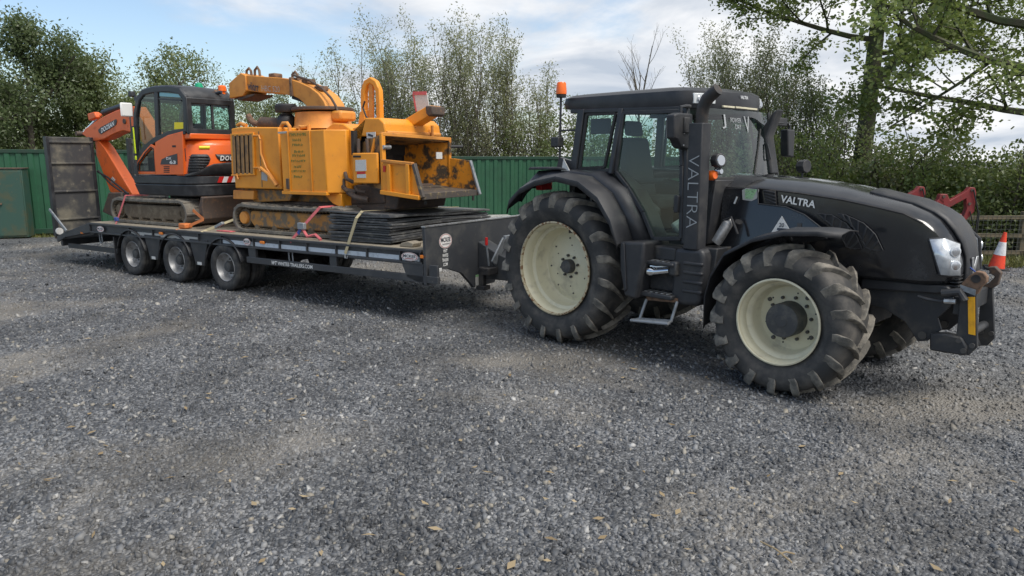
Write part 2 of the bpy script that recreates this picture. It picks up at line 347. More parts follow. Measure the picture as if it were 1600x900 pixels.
# ------------------------------------------------------------------ ground
def gravel_material():
    m = bpy.data.materials.new('gravel'); m.use_nodes = True; t = m.node_tree; b = t.nodes['Principled BSDF']
    co = N(t, 'ShaderNodeTexCoord'); src = co.outputs['Object']
    v = N(t, 'ShaderNodeTexVoronoi'); v.inputs['Scale'].default_value = 46; t.links.new(src, v.inputs['Vector'])
    sp = N(t, 'ShaderNodeSeparateColor'); t.links.new(v.outputs['Color'], sp.inputs[0])
    rp = N(t, 'ShaderNodeValToRGB'); t.links.new(sp.outputs[0], rp.inputs[0])
    e = rp.color_ramp.elements; e[0].color = (.045, .048, .053, 1); e[1].position = 1; e[1].color = (.26, .263, .266, 1)
    q = e.new(.6); q.color = (.11, .114, .121, 1)
    # dusty trodden patches and darker bands
    n = N(t, 'ShaderNodeTexNoise'); n.inputs['Scale'].default_value = .38; n.inputs['Detail'].default_value = 7; n.inputs['Roughness'].default_value = .62; n.inputs['Distortion'].default_value = .6; t.links.new(src, n.inputs['Vector'])
    r = N(t, 'ShaderNodeMapRange', interpolation_type='SMOOTHSTEP'); t.links.new(n.outputs[0], r.inputs[0]); r.inputs[1].default_value = .47; r.inputs[2].default_value = .68; r.inputs[4].default_value = .75
    x = N(t, 'ShaderNodeMix', data_type='RGBA'); t.links.new(r.outputs[0], x.inputs[0]); t.links.new(rp.outputs[0], x.inputs[6]); x.inputs[7].default_value = (.225, .205, .175, 1)
    n2 = N(t, 'ShaderNodeTexNoise'); n2.inputs['Scale'].default_value = .9; n2.inputs['Detail'].default_value = 8; t.links.new(src, n2.inputs['Vector'])
    r2 = N(t, 'ShaderNodeMapRange'); t.links.new(n2.outputs[0], r2.inputs[0]); r2.inputs[1].default_value = .3; r2.inputs[2].default_value = .7; r2.inputs[3].default_value = .62; r2.inputs[4].default_value = 1.28
    x2 = N(t, 'ShaderNodeVectorMath', operation='SCALE'); t.links.new(x.outputs[2], x2.inputs[0]); t.links.new(r2.outputs[0], x2.inputs['Scale'])
    t.links.new(x2.outputs[0], b.inputs['Base Color']); b.inputs['Roughness'].default_value = .72
    bn = N(t, 'ShaderNodeBump'); bn.inputs['Strength'].default_value = .9; bn.inputs['Distance'].default_value = .02
    inv = N(t, 'ShaderNodeMath', operation='MULTIPLY_ADD'); inv.inputs[1].default_value = -1; inv.inputs[2].default_value = 1; t.links.new(v.outputs['Distance'], inv.inputs[0])
    ad = N(t, 'ShaderNodeMath', operation='ADD'); t.links.new(inv.outputs[0], ad.inputs[0]); t.links.new(sp.outputs[1], ad.inputs[1])
    t.links.new(ad.outputs[0], bn.inputs['Height']); t.links.new(bn.outputs[0], b.inputs['Normal'])
    MAT['gravel'] = m
    # loose slate chips: grey, each its own shade, dusted by the same patches
    m = bpy.data.materials.new('slate_chip'); m.use_nodes = True; t = m.node_tree; b = t.nodes['Principled BSDF']
    g = N(t, 'ShaderNodeNewGeometry'); rp = N(t, 'ShaderNodeValToRGB'); t.links.new(g.outputs['Random Per Island'], rp.inputs[0])
    e = rp.color_ramp.elements; e[0].color = (.032, .034, .038, 1); e[1].position = 1; e[1].color = (.40, .40, .395, 1)
    for p, c in ((.3, (.072, .077, .085)), (.62, (.135, .14, .149)), (.9, (.215, .219, .224)), (.96, (.25, .225, .18))):
        q = e.new(p); q.color = (*c, 1)
    co = N(t, 'ShaderNodeTexCoord'); src = co.outputs['Object']
    n = N(t, 'ShaderNodeTexNoise'); n.inputs['Scale'].default_value = .38; n.inputs['Detail'].default_value = 7; n.inputs['Roughness'].default_value = .62; n.inputs['Distortion'].default_value = .6; t.links.new(src, n.inputs['Vector'])
    r = N(t, 'ShaderNodeMapRange', interpolation_type='SMOOTHSTEP'); t.links.new(n.outputs[0], r.inputs[0]); r.inputs[1].default_value = .47; r.inputs[2].default_value = .68; r.inputs[4].default_value = .6
    x = N(t, 'ShaderNodeMix', data_type='RGBA'); t.links.new(r.outputs[0], x.inputs[0]); t.links.new(rp.outputs[0], x.inputs[6]); x.inputs[7].default_value = (.24, .22, .19, 1)
    n2 = N(t, 'ShaderNodeTexNoise'); n2.inputs['Scale'].default_value = .9; n2.inputs['Detail'].default_value = 8; t.links.new(src, n2.inputs['Vector'])
    r2 = N(t, 'ShaderNodeMapRange'); t.links.new(n2.outputs[0], r2.inputs[0]); r2.inputs[1].default_value = .3; r2.inputs[2].default_value = .7; r2.inputs[3].default_value = .62; r2.inputs[4].default_value = 1.28
    x2 = N(t, 'ShaderNodeVectorMath', operation='SCALE'); t.links.new(x.outputs[2], x2.inputs[0]); t.links.new(r2.outputs[0], x2.inputs['Scale'])
    t.links.new(x2.outputs[0], b.inputs['Base Color']); b.inputs['Roughness'].default_value = .6
    MAT['slate_chip'] = m
gravel_material()
mat('field_grass', (.07, .095, .03), .9, c2=(.11, .115, .045), sc=1.2, lo=.4, hi=.65, bump=.4, bsc=12)
mat('verge_grass', (.10, .105, .04), .9, c2=(.17, .15, .075), sc=2.5, lo=.42, hi=.62, bump=.5, bsc=25)

g = MB(); g.add([(-400, -400, 0), (400, -400, 0), (400, 400, 0), (-400, 400, 0)], [(0, 1, 2, 3)])
g.done('gravel_ground', 'gravel', smooth=0, kind='structure')

def mass(name, verts, faces_n, material, kind='stuff', parent=None, smooth=False):
    """verts (n,k,3) per piece; faces_n: face index lists of one piece"""
    n, k, _ = verts.shape
    me = bpy.data.meshes.new(name)
    loops = []; starts = []; tot = []; p = 0
    for f in faces_n:
        starts.append(p); tot.append(len(f)); loops += f; p += len(f)
    L = (np.array(loops)[None, :]+(np.arange(n)*k)[:, None]).ravel()
    ST = (np.array(starts)[None, :]+(np.arange(n)*p)[:, None]).ravel(); TT = np.tile(np.array(tot), n)
    me.vertices.add(n*k); me.vertices.foreach_set('co', verts.reshape(-1).astype(np.float32))
    me.loops.add(len(L)); me.loops.foreach_set('vertex_index', L.astype(np.int32))
    me.polygons.add(len(ST)); me.polygons.foreach_set('loop_start', ST.astype(np.int32)); me.polygons.foreach_set('loop_total', TT.astype(np.int32))
    me.update(calc_edges=True); me.validate()
    me.materials.append(MAT[material])
    o = bpy.data.objects.new(name, me); COL.objects.link(o)
    if parent: o.parent = parent
    if kind: o['kind'] = kind
    return o

rng = np.random.default_rng(7)
def scatter_chips(n):
    # denser near the place the photograph was taken from, thinning with distance
    d = 2.2+20*rng.random(n)**1.75
    az = YAW+rng.uniform(-1.0, 1.0, n)
    x = CX+np.sin(az)*d; y = CY+np.cos(az)*d
    s = (.009+.015*rng.random(n)**2.4)*(1+.04*d); s[rng.random(n) < .015] *= 1.35
    k = 5
    a0 = rng.uniform(0, 2*pi, n); ang = a0[:, None]+np.arange(k)[None]*2*pi/k+rng.uniform(-.35, .35, (n, k))
    rad = s[:, None]*rng.uniform(.65, 1.25, (n, k)); el = rng.uniform(.38, .9, n)[:, None]
    px = np.cos(ang)*rad; py = np.sin(ang)*rad*el
    ro = rng.uniform(0, 2*pi, n)[:, None]; qx = px*np.cos(ro)-py*np.sin(ro); qy = px*np.sin(ro)+py*np.cos(ro)
    tx = rng.normal(0, .42, n)[:, None]; ty = rng.normal(0, .42, n)[:, None]
    h = s*rng.uniform(.22, .6, n)
    z0 = rng.uniform(-.004, .006, n)
    tilt = qx*tx+qy*ty
    V = np.zeros((n, 2*k, 3))
    V[:, :k, 0] = x[:, None]+qx; V[:, :k, 1] = y[:, None]+qy; V[:, :k, 2] = (z0-.006)[:, None]+tilt*.6
    V[:, k:, 0] = x[:, None]+qx*.9; V[:, k:, 1] = y[:, None]+qy*.9; V[:, k:, 2] = (z0+h)[:, None]+tilt
    F = [[k+i for i in range(k)]]+[[i, (i+1) % k, k+(i+1) % k, k+i] for i in range(k)]
    return mass('slate_chippings', V, F, 'slate_chip')
o = scatter_chips(125000); props(o, 'loose grey slate chippings covering the yard in front of the vehicles', 'gravel')
def scatter_debris(n):
    d = 3.2+9*rng.random(n)**1.3; az = YAW+rng.uniform(-.75, .75, n)
    x = CX+np.sin(az)*d; y = CY+np.cos(az)*d
    L = rng.uniform(.018, .05, n); W = L*rng.uniform(.15, .5, n); ro = rng.uniform(0, 2*pi, n)
    V = np.zeros((n, 4, 3))
    for i, (a, b) in enumerate(((-1, 0), (0, -1), (1, 0), (0, 1))):
        u = a*L; v = b*W
        V[:, i, 0] = x+u*np.cos(ro)-v*np.sin(ro); V[:, i, 1] = y+u*np.sin(ro)+v*np.cos(ro); V[:, i, 2] = .022+rng.uniform(0, .012, n)
    return mass('leaf_litter', V, [[0, 1, 2, 3]], 'debris')
o = scatter_debris(240); props(o, 'scattered tan dead leaves and wood chips on the gravel', 'leaf litter')
for i, (px, py, L, an) in enumerate(((1212, 862, .24, -.35), (1228, 866, .10, .9))):
    x, y = SZ('W', .03, px, py)
    m = MB(); m.tube([(x-cos(an)*L/2, y-sin(an)*L/2, .03), (x, y, .045), (x+cos(an)*L/2, y+sin(an)*L/2, .03)], .005, 6)
    o = m.done('twig', 'debris'); props(o, ('long dry tan twig lying on the near gravel', 'short tan twig beside the long dry twig')[i], 'twig')

# ------------------------------------------------------------------ containers, cabinet, block
CB = np.array([-17.8, -3.5]); CD = np.array([.459, .888]); CD = CD/np.linalg.norm(CD); CN = np.array([CD[1], -CD[0]])  # CN: towards the yard
CA = atan2(CD[1], CD[0])
FR['C'] = Matrix.Translation((CB[0], CB[1], 0)) @ Matrix.Rotation(CA, 4, 'Z'); FI['C'] = np.array(FR['C'].inverted())
# frame C: x along the row (to the right), y away from the yard
def container(s0, s1, label, hh, y0=0.0):
    T = thing('shipping_container', label, 'container', ((s0+s1)/2, y0+1.2, 0), 'C', 'green shipping containers along the yard edge')
    for xx in (s0, s1-.14):
        for yy in (y0, y0+2.28): m = MB(); m.box(xx, xx+.14, yy, yy+.16, 0, hh); m.done('corner_post', 'cont_dark', T, .01)
    m = MB(); m.box(s0+.14, s1-.14, y0-.002, y0+.07, hh-.10, hh-.002); m.done('top_rail', 'cont_dark', T, .01)
    m = MB(); m.box(s0+.14, s1-.14, y0-.002, y0+.07, .06, .2); m.done('bottom_rail', 'cont_dark', T, .01)
    pts = []; x = s0+.14; p = .276; k = 0
    while x < s1-.14:
        pts += [(x, y0+.015), (x+.11, y0+.015), (x+.138, y0+.05), (x+.248, y0+.05)]; x += p
    pts = [q for q in pts if q[0] < s1-.14]+[(s1-.14, y0+.03)]
    m = MB(); m.loft([[(a, b, .2) for a, b in pts], [(a, b, hh-.1) for a, b in pts]], False, False); m.done('corrugated_side', 'cont_green', T, smooth=0)
    m = MB(); m.box(s0+.02, s1-.02, y0+.08, y0+2.42, hh-.04, hh-.01); m.done('roof', 'cont_dark', T)
    for xx in (s0+.03, s1-.09): m = MB(); m.box(xx, xx+.06, y0+.16, y0+2.28, .1, hh-.05); m.done('end_panel', 'cont_green', T)
    m = MB(); m.box(s0+.1, s1-.1, y0+2.38, y0+2.42, .1, hh-.05); m.done('back_panel', 'cont_green', T)
container(-7.0, 5.15, 'dark green corrugated container behind the upright loading ramp', 2.33)
container(5.4, 17.55, 'green corrugated container behind the yellow chipper and stacked mats', 2.18)
container(17.8, 23.9, 'short green container glimpsed through the tractor cab windows', 2.18)
T = thing('metal_cabinet', 'rusty green metal cabinet against the dark green container', 'cabinet', (.0, -.3, 0), 'C')
x1, _ = S('C', -.55, 42, 340); zt = S('C', -.55, 36, 264)[1]
m = MB(); m.box(x1-1.5, x1, -.55, -.06, .03, zt); m.done('body', 'cab_green', T, .015)
m = MB(); m.box(x1-.66, x1-.03, -.575, -.552, .08, zt-.05); d = m.done('door', 'cab_green', T, .008)
m = MB(); m.box(x1-.60, x1-.52, -.62, -.577, .9, .94); m.done('handle', 'rust', d, .005)
m = MB(); m.box(x1-1.46, x1-.70, -.575, -.552, .08, zt-.05); d = m.done('door', 'cab_green', T, .008)
m = MB(); m.box(x1-.80, x1-.74, -.61, -.577, .5, .62); m.done('handle', 'rust', d, .005)
m = MB(); m.box(x1-1.53, x1+.02, -.57, -.04, zt, zt+.03); m.done('lid', 'rust_dark', T, .006)
x0 = S('C', -.6, 752, 350)[0]; x1 = S('C', -.6, 800, 350)[0]
m = MB(); m.box(x0, x1, -.6, -.1, 0, .34); o = m.done('concrete_block', 'concrete', bevel=.02); o.matrix_world = FR['C']
props(o, 'pale concrete block at the foot of the green container behind the tractor wheel', 'concrete block')

# grass at the containers' foot and under the fence
def grass(name, label, pts, n, h, seed, wid=.006):
    r = np.random.default_rng(seed); P = np.array(pts)  # quads: list of (p,q) lines with width
    V = np.zeros((n, 3, 3)); k = r.integers(0, len(P), n); t = r.random(n)
    A = P[k, 0]; B = P[k, 1]; wv = P[k, 2]
    c = A+(B-A)*t[:, None]+wv*r.random(n)[:, None]
    hh = h*r.uniform(.35, 1.0, n); a = r.uniform(0, 2*pi, n); ln = r.normal(0, .35, (n, 2))*hh[:, None]
    dx = np.cos(a)*wid*r.uniform(.7, 1.8, n); dy = np.sin(a)*wid*r.uniform(.7, 1.8, n)
    V[:, 0] = np.stack([c[:, 0]-dx, c[:, 1]-dy, 0*a], -1); V[:, 1] = np.stack([c[:, 0]+dx, c[:, 1]+dy, 0*a], -1)
    V[:, 2] = np.stack([c[:, 0]+ln[:, 0], c[:, 1]+ln[:, 1], hh], -1)
    o = mass(name, V, [[0, 1, 2]], 'grass_blade'); props(o, label, 'grass'); return o
def CP(x, y): q = CB+CD*x-CN*y; return (q[0], q[1])
m = MB(); m.add([(*CP(-12, -.32), .004), (*CP(24, -.25), .004), (*CP(24, 0.3), .004), (*CP(-12, .3), .004)], [(0, 1, 2, 3)]); m.done('grass_verge', 'verge_grass', smooth=0, kind='structure')
grass('weeds', 'weeds and grass along the foot of the green containers', [(CP(-10, -.5), CP(24, -.4), -CN*.4)], 5000, .14, 3, .012)
m = MB(); m.add([(*CP(-90, .2), .008), (*CP(120, .2), .008), (*CP(120, 160), .008), (*CP(-90, 160), .008)], [(0, 1, 2, 3)]); m.done('field', 'field_grass', smooth=0, kind='structure')

# ------------------------------------------------------------------ fence, cone, loader
FA = atan2(.721, .693); FP = np.array([2.0, 11.75])
FR['F'] = Matrix.Translation((FP[0], FP[1], 0)) @ Matrix.Rotation(FA, 4, 'Z'); FI['F'] = np.array(FR['F'].inverted())
def fence():
    T = thing('stock_fence', 'wooden post and rail fence with wire mesh behind the traffic cone', 'fence', (0, 0, 0), 'F')
    xs = [-4.4, -2.2, 0.05, 2.3, 4.5, 6.7]
    for x in xs:
        m = MB(); m.box(x-.06, x+.06, -.05, .07, 0, 1.02+.03*sin(x*7)); m.done('post', 'fence_wood', T, .012)
    for i in range(len(xs)-1):
        for z in (.90, .52, .13):
            dz = .012*sin(i*3.1+z*9)
            m = MB(); m.bar((xs[i]-.07, -.07, z+dz), (xs[i+1]+.05, -.07, z-dz), .035, .085); m.done('rail', 'fence_wood', T, .006)
    m = MB()
    for k in range(10): m.bar((-4.5, -.095, .08+k*.095), (6.8, -.095, .08+k*.095), .004, .004)
    x = -4.5
    while x < 6.8: m.bar((x, -.095, .06), (x, -.095, .95), .004, .004, (1, 0, 0)); x += .1
    o = m.done('wire_mesh', 'wire', T, smooth=0, kind='stuff')
fence()
fv = lambda x, y: tuple((FR['F'] @ Vector((x, y, 0)))[:2])
m = MB(); m.add([(*fv(-5, -1.25), .004), (*fv(14, -1.35), .004), (*fv(14, 3.5), .004), (*fv(-5, 3.5), .004)], [(0, 1, 2, 3)]); m.done('grass_verge', 'verge_grass', smooth=0, kind='structure')
m = MB(); m.add([(*fv(-4, 3.4), .012), (*fv(120, 3.4), .012), (*fv(120, 120), .012), (*fv(-4, 120), .012)], [(0, 1, 2, 3)]); m.done('field', 'field_grass', smooth=0, kind='structure')
_n = np.array(fv(0, 1))-np.array(fv(0, 0))
grass('verge_grass', 'tufty yellowing grass under the wooden fence', [(fv(-4.8, -1.45), fv(11, -1.5), _n*1.9)], 16000, .16, 5, .01)
cx_, cy_ = SZ('W', 0, 1556, 421)
T = thing('traffic_cone', 'orange and white traffic cone standing by the fence', 'traffic cone', (cx_, cy_, 0))
T.rotation_euler = (radians(2), radians(6), radians(20))
def cr(z): return .145-(z-.04)/.70*.115
m = MB(); m.prism([(cx_+x, cy_+y) for x, y in ((-.21, -.17), (-.17, -.21), (.17, -.21), (.21, -.17), (.21, .17), (.17, .21), (-.17, .21), (-.21, .17))], 0.0, .045, 'z'); m.done('base', 'rubber', T, .01)
for nme, z0, z1, mm in (('cone_body', .045, .30, 'cone_orange'), ('reflective_band', .30, .56, 'cone_white'), ('cone_tip', .56, .75, 'cone_orange')):
    m = MB(); e = .003 if 'band' in nme else 0
    m.lathe([(cr(z0)+e, z0), (cr((z0+z1)/2)+e, (z0+z1)/2), (cr(z1)+e, z1)], (cx_, cy_, 0), 'z', 28); m.done(nme, mm, T)
# red loader arms standing in front of the fence
FR['L'] = Matrix.Translation((-.4, 8.3, 0)) @ Matrix.Rotation(FA, 4, 'Z'); FI['L'] = np.array(FR['L'].inverted())
def loader():
    T = thing('front_loader', 'dark red front loader arms parked behind the tractor bonnet', 'front loader', (0, 0, 0), 'L')
    Y0 = 0.0
    def arm(dx, dy, name):
        P = lambda pts: [(a+dx, b) for a, b in SS('L', Y0, pts)]
        y0, y1 = Y0+dy-.06, Y0+dy+.06
        m = MB(); m.prism(P([(1464, 312), (1467, 303), (1478, 303), (1482, 313), (1508, 298), (1513, 292), (1521, 293), (1523, 300), (1520, 330), (1505, 346), (1500, 343), (1508, 326), (1507, 310), (1478, 326)]), y0, y1); o = m.done(name, 'red_paint', T, .012)
        q = P([(1482, 335), (1501, 337)]); m = MB(); m.tube([(q[0][0]-.25, (y0+y1)/2, q[0][1]-.05), (q[1][0], (y0+y1)/2, q[1][1])], .045, 12); m.done('cylinder', 'red_paint', o)
        q = P([(1470, 312), (1440, 350), (1425, 395)]); m = MB(); m.ribbon([q[0], q[1], (q[2][0], 0.02)], .14, y0, y1); m.done('stand_leg', 'red_paint', T, .01)
        q = P([(1517, 296), (1524, 330), (1519, 372), (1512, 330)]); m = MB(); m.tube([(a, y0-.03, b) for a, b in q[:3]], .014, 8); m.tube([(a+.03, y0-.03, b) for a, b in q[1:3]]+[(q[3][0], y0-.02, q[3][1])], .012, 8); m.done('hose', 'hose', T)
        for pp in ((1516, 297), (1472, 307), (1512, 318)):
            q = P([pp])[0]; m = MB(); m.lathe([(.03, y0-.02), (.03, y1+.02)], (q[0], 0, q[1]), 'y', 12); m.done('pivot_pin', 'rust_dark', o)
    arm(0, 0, 'lift_arm'); arm(-.86, .35, 'lift_arm')
    q = S('L', Y0, 1476, 322); m = MB(); m.tube([(q[0], Y0, q[1]-.1), (q[0]-.86, Y0+.35, q[1]-.1)], .06, 12); m.done('cross_tube', 'red_paint', T)
loader()

# ------------------------------------------------------------------ trees
def skeleton(rs, p, d, L, r, lvl, maxl, segs, tips, up=.1, spread=.75, kids=(3, 5), wig=.18, shrink=.62, start=.3):
    n = max(2, int(3+L*.7)) if lvl < maxl else 3
    pts = [p]; rad = [r]; q = p; dd = d
    for i in range(n):
        dd = (dd+Vector((rs.gauss(0, wig), rs.gauss(0, wig), rs.gauss(0, wig*.6)+up*.25))).normalized()
        q = q+dd*L/n; pts.append(q); rad.append(max(.004, r*(1-.62*(i+1)/n)))
    segs.append((pts, rad, lvl))
    if lvl >= maxl-1:
        for i in range(1, len(pts)): tips.append((pts[i], lvl))
    if lvl < maxl:
        k = rs.randint(*kids)
        for j in range(k):
            t = start+(1-start)*(j+rs.random())/k; i = min(len(pts)-2, int(t*n)); u = t*n-i
            b = pts[i].lerp(pts[i+1], min(1, max(0, u)))
            ax = (pts[i+1]-pts[i]).normalized(); o = ax.orthogonal(); o.rotate(Matrix.Rotation(rs.uniform(0, 2*pi), 3, ax))
            nd = (ax*(1-spread)+o*spread+Vector((0, 0, up))).normalized()
            skeleton(rs, b, nd, L*shrink*rs.uniform(.7, 1.15)*(1.15-.4*t), rad[i]*.55, lvl+1, maxl, segs, tips, up, spread, kids, wig, shrink, start)

def leaves(tips, n, size, jit, seed, flat=0.0, asp=.5):
    r = np.random.default_rng(seed); P = np.array([t[0][:] for t in tips]); k = r.integers(0, len(P), n)
    c = P[k]+r.normal(0, 1, (n, 3))*np.array([jit, jit, jit*(.45 if flat else .8)])
    d = r.normal(0, 1, (n, 3)); d[:, 2] = d[:, 2]*(1-flat)-.25; d /= np.linalg.norm(d, axis=1)[:, None]
    e = r.normal(0, 1, (n, 3)); e[:, 2] *= (1-flat); e -= d*np.sum(e*d, 1)[:, None]; e /= np.linalg.norm(e, axis=1)[:, None]
    s = size*r.uniform(.6, 1.35, n)[:, None]
    V = np.stack([c-d*s*.5, c+e*s*asp*.5, c+d*s*.5, c-e*s*asp*.5], 1)
    return V
def limbs(segs, maxlvl=9, minr=.0):
    m = MB()
    for pts, rad, lv in segs:
        if lv > maxlvl or rad[0] < minr: continue
        m.tube(pts, rad, 8 if lv == 0 else (5 if lv == 1 else 3), lv == 0)
    return m
def grow(name, label, base, group, seed, build, nleaf, size, jit, leaf, bark='bark', flat=0., asp=.5, minr=.004):
    rs = random.Random(seed); segs = []; tips = []
    build(rs, segs, tips)
    T = thing(name, label, 'tree' if 'tree' in name else 'shrub', (base[0], base[1], 0), 'W', group)
    for q in range(len(segs)): segs[q] = ([p+Vector((base[0], base[1], 0)) for p in segs[q][0]], segs[q][1], segs[q][2])
    o = limbs(segs, 9, minr).done('trunk', bark, T, smooth=60)
    V = leaves(tips, nleaf, size, jit, seed, flat, asp)
    mass('crown', V, [[0, 1, 2, 3]], leaf, None, T)
    return T
def at(px, D):
    """ground point under a photo column at a given distance"""
    d = _f+_r*(px-800)/FPX+_u*300/FPX; d = d[:2]/np.linalg.norm(d[:2]); return (CX+d[0]*D, CY+d[1]*D)
def hgt(px, py, D):
    d = _f+_r*(px-800)/FPX+_u*(450-py)/FPX; return CH+d[2]/np.hypot(d[0], d[1])*D
def broad(h, sp, up=.2, k=(5, 7)):
    def b(rs, segs, tips):
        skeleton(rs, Vector((0, 0, 0)), Vector((rs.gauss(0, .05), rs.gauss(0, .05), 1)), h*.8, .014*h+.04, 0, 3, segs, tips, up, sp, k, .13, .46, .12)
    return b
def willow(h, stems, fan=.22):
    def b(rs, segs, tips):
        for i in range(stems):
            a = 2*pi*i/stems+rs.uniform(-.3, .3); t = fan*rs.uniform(.2, 1)
            skeleton(rs, Vector((cos(a)*.25, sin(a)*.25, 0)), Vector((cos(a)*t, sin(a)*t, 1)).normalized(), h*rs.uniform(.72, .98), .032, 0, 2, segs, tips, .5, .42, (10, 14), .07, .30, .10)
    return b
GT = 'trees behind the green containers'
B = lambda px, D: at(px, D)
# (column, distance, top pixel row, kind, leaves, label)
TREES = [
 (-75, 29, 55, 'broad', 15000, 'leaf_dark', 'dense dark tree cut by the left edge of the picture'),
 (18, 28, 4, 'broad', 15000, 'leaf_dark', 'tallest dark leafy tree at the far left above the cabinet'),
 (98, 29.5, 62, 'broad', 14000, 'leaf_mid', 'leafy tree behind the upright loading ramp'),
 (155, 31, 108, 'broad', 11000, 'leaf_mid', 'lower leafy tree behind the excavator boom'),
 (212, 33, 130, 'willow', 8000, 'leaf_mid', 'pale young tree just left of the excavator cab'),
 (268, 34, 150, 'willow', 7000, 'leaf_mid', 'short young tree hidden behind the excavator cab'),
 (335, 32, 58, 'broad', 10000, 'leaf_mid', 'rounded green tree rising behind the excavator cab'),
 (385, 34, 120, 'willow', 7000, 'leaf_mid', 'young tree seen through the chute deflector gap'),
 (425, 33, 140, 'willow', 8000, 'leaf_mid', 'low leafy sapling under the chipper chute'),
 (515, 32, 88, 'willow', 4200, 'leaf_pale', 'thin sparse sapling behind the bend of the chipper chute'),
 (596, 31, 66, 'willow', 8500, 'leaf_pale', 'slender willow behind the yellow lifting loop'),
 (640, 31, 52, 'willow', 9500, 'leaf_pale', 'leafy willow between the lifting loop and the white panel'),
 (690, 30, 50, 'willow', 10000, 'leaf_pale', 'tall pale willow behind the white panel on the chipper'),
 (737, 30.5, 66, 'willow', 9500, 'leaf_pale', 'pale willow above the chipper feed table'),
 (788, 31, 72, 'willow', 9500, 'leaf_pale', 'pale willow right of the chipper feed table'),
 (842, 32, 112, 'willow', 8000, 'leaf_pale', 'shorter pale willow left of the tractor beacon'),
 (930, 34, 172, 'willow', 6000, 'leaf_mid', 'low willow behind the rear of the tractor cab'),
 (1122, 29, 44, 'willow2', 13000, 'leaf_pale', 'pale green tree rising above the front of the cab roof'),
 (1170, 29.5, 78, 'willow', 9000, 'leaf_pale', 'pale tree between the cab roof and the air intake pipe'),
 (1215, 28, 88, 'willow', 11000, 'leaf_pale', 'pale leafy tree behind the air intake pipe'),
 (1275, 27, 118, 'willow', 11000, 'leaf_mid', 'slender tree between the tractor mirror and the big trunk'),
]
for i, (px, D, top, kd, nl, lf, lab) in enumerate(TREES):
    h = hgt(px, top, D)
    fn = broad(h*.98, .62, .22, (6, 8)) if kd == 'broad' else willow(h*1.02, 10 if nl > 8000 else 7, .16 if nl < 5000 else (.36 if kd == 'willow2' else .27))
    grow('broadleaf_tree' if kd == 'broad' else 'willow_tree', lab, B(px, D), GT, 40+i, fn, int(nl*(1.35 if kd == 'broad' else 1.1)), .11 if kd == 'broad' else .095, .24 if kd == 'broad' else .13, lf, 'bark' if kd == 'broad' else 'twig', asp=.5 if kd == 'broad' else .42, minr=.006)
def bare(rs, segs, tips):
    h = hgt(1012, 70, 33)
    for i in range(4): skeleton(rs, Vector((rs.uniform(-.3, .3), rs.uniform(-.3, .3), 0)), Vector((rs.uniform(-.15, .15), rs.uniform(-.15, .15), 1)).normalized(), h*rs.uniform(.8, 1), .05, 0, 2, segs, tips, .4, .5, (5, 7), .06, .3, .45)
grow('bare_tree', 'leafless twiggy tree behind the middle of the cab roof', B(1012, 33), GT, 91, bare, 40, .06, .1, 'leaf_mid', 'twig', minr=0)
# big sycamore on the right with its long side limbs
def syc(limb_list, h, r0, lean=(0, 0)):
    def b(rs, segs, tips):
        pts = []; rad = []
        for i in range(13):
            t = i/12; pts.append(Vector((lean[0]*t+.12*sin(3*t), lean[1]*t, h*t))); rad.append(r0*(1-.72*t)+(.10*max(0, .12-t)/.12))
        segs.append((pts, rad, 0))
        for z, az, el, L, r in limb_list:
            i = min(11, int(z/h*12)); p = pts[i].lerp(pts[i+1], z/h*12-i)
            d = Vector((cos(az)*cos(el), sin(az)*cos(el), sin(el)))
            skeleton(rs, p, d, L, r, 1, 3, segs, tips, .12, .62, (7, 9), .10, .42, .18)
    return b
RA = atan2(_r[1], _r[0])      # direction that runs to the right in the picture
LIMBS = [(4.2, RA-.1, .72, 6.0, .16), (5.6, RA+2.9, .05, 4.4, .09), (6.3, RA+.1, .22, 5.2, .10), (6.9, RA+3.2, .30, 5.6, .11), (7.3, RA-1.4, .2, 4.0, .08), (7.6, RA+1.6, .2, 4., .08),
         (8.2, RA-.15, .3, 5.5, .11), (8.6, RA+3.05, .28, 6.2, .12), (9.2, RA+2.4, .4, 4.5, .10), (9.6, RA+.3, .4, 5.0, .10), (10.4, RA+3.3, .5, 4.8, .09), (10.8, RA-.4, .55, 4.5, .09), (11.6, RA+2.6, .7, 4., .08), (12., RA+.4, .8, 4., .08), (5.0, RA-.5, .05, 3.6, .07), (5.2, RA+.35, .10, 4.2, .08)]
grow('sycamore_tree', 'tall sycamore with a thick trunk rising behind the tractor bonnet', B(1352, 25), None, 5, syc(LIMBS, 14.5, .31, (.1, .1)), 42000, .105, .20, 'leaf_sycamore', 'bark_moss', .45, .85, .006)
LIMBS2 = [(3.2, RA+3.0, .05, 4.0, .09), (4.2, RA+3.3, .15, 5.0, .11), (5.2, RA+2.9, .12, 5.5, .11), (6.2, RA+3.2, .25, 4.8, .10), (7.4, RA+3.0, .3, 4.2, .09), (8.2, RA+2.7, .5, 4.0, .09), (5.5, RA, .3, 3.5, .08), (7., RA-.6, .3, 3.5, .08)]
grow('sycamore_tree', 'leaning sycamore at the right edge with branches reaching in', B(1655, 22), None, 9, syc(LIMBS2, 11, .32, (-1.2, -.9)), 24000, .105, .20, 'leaf_sycamore', 'bark_moss', .45, .85, .006)
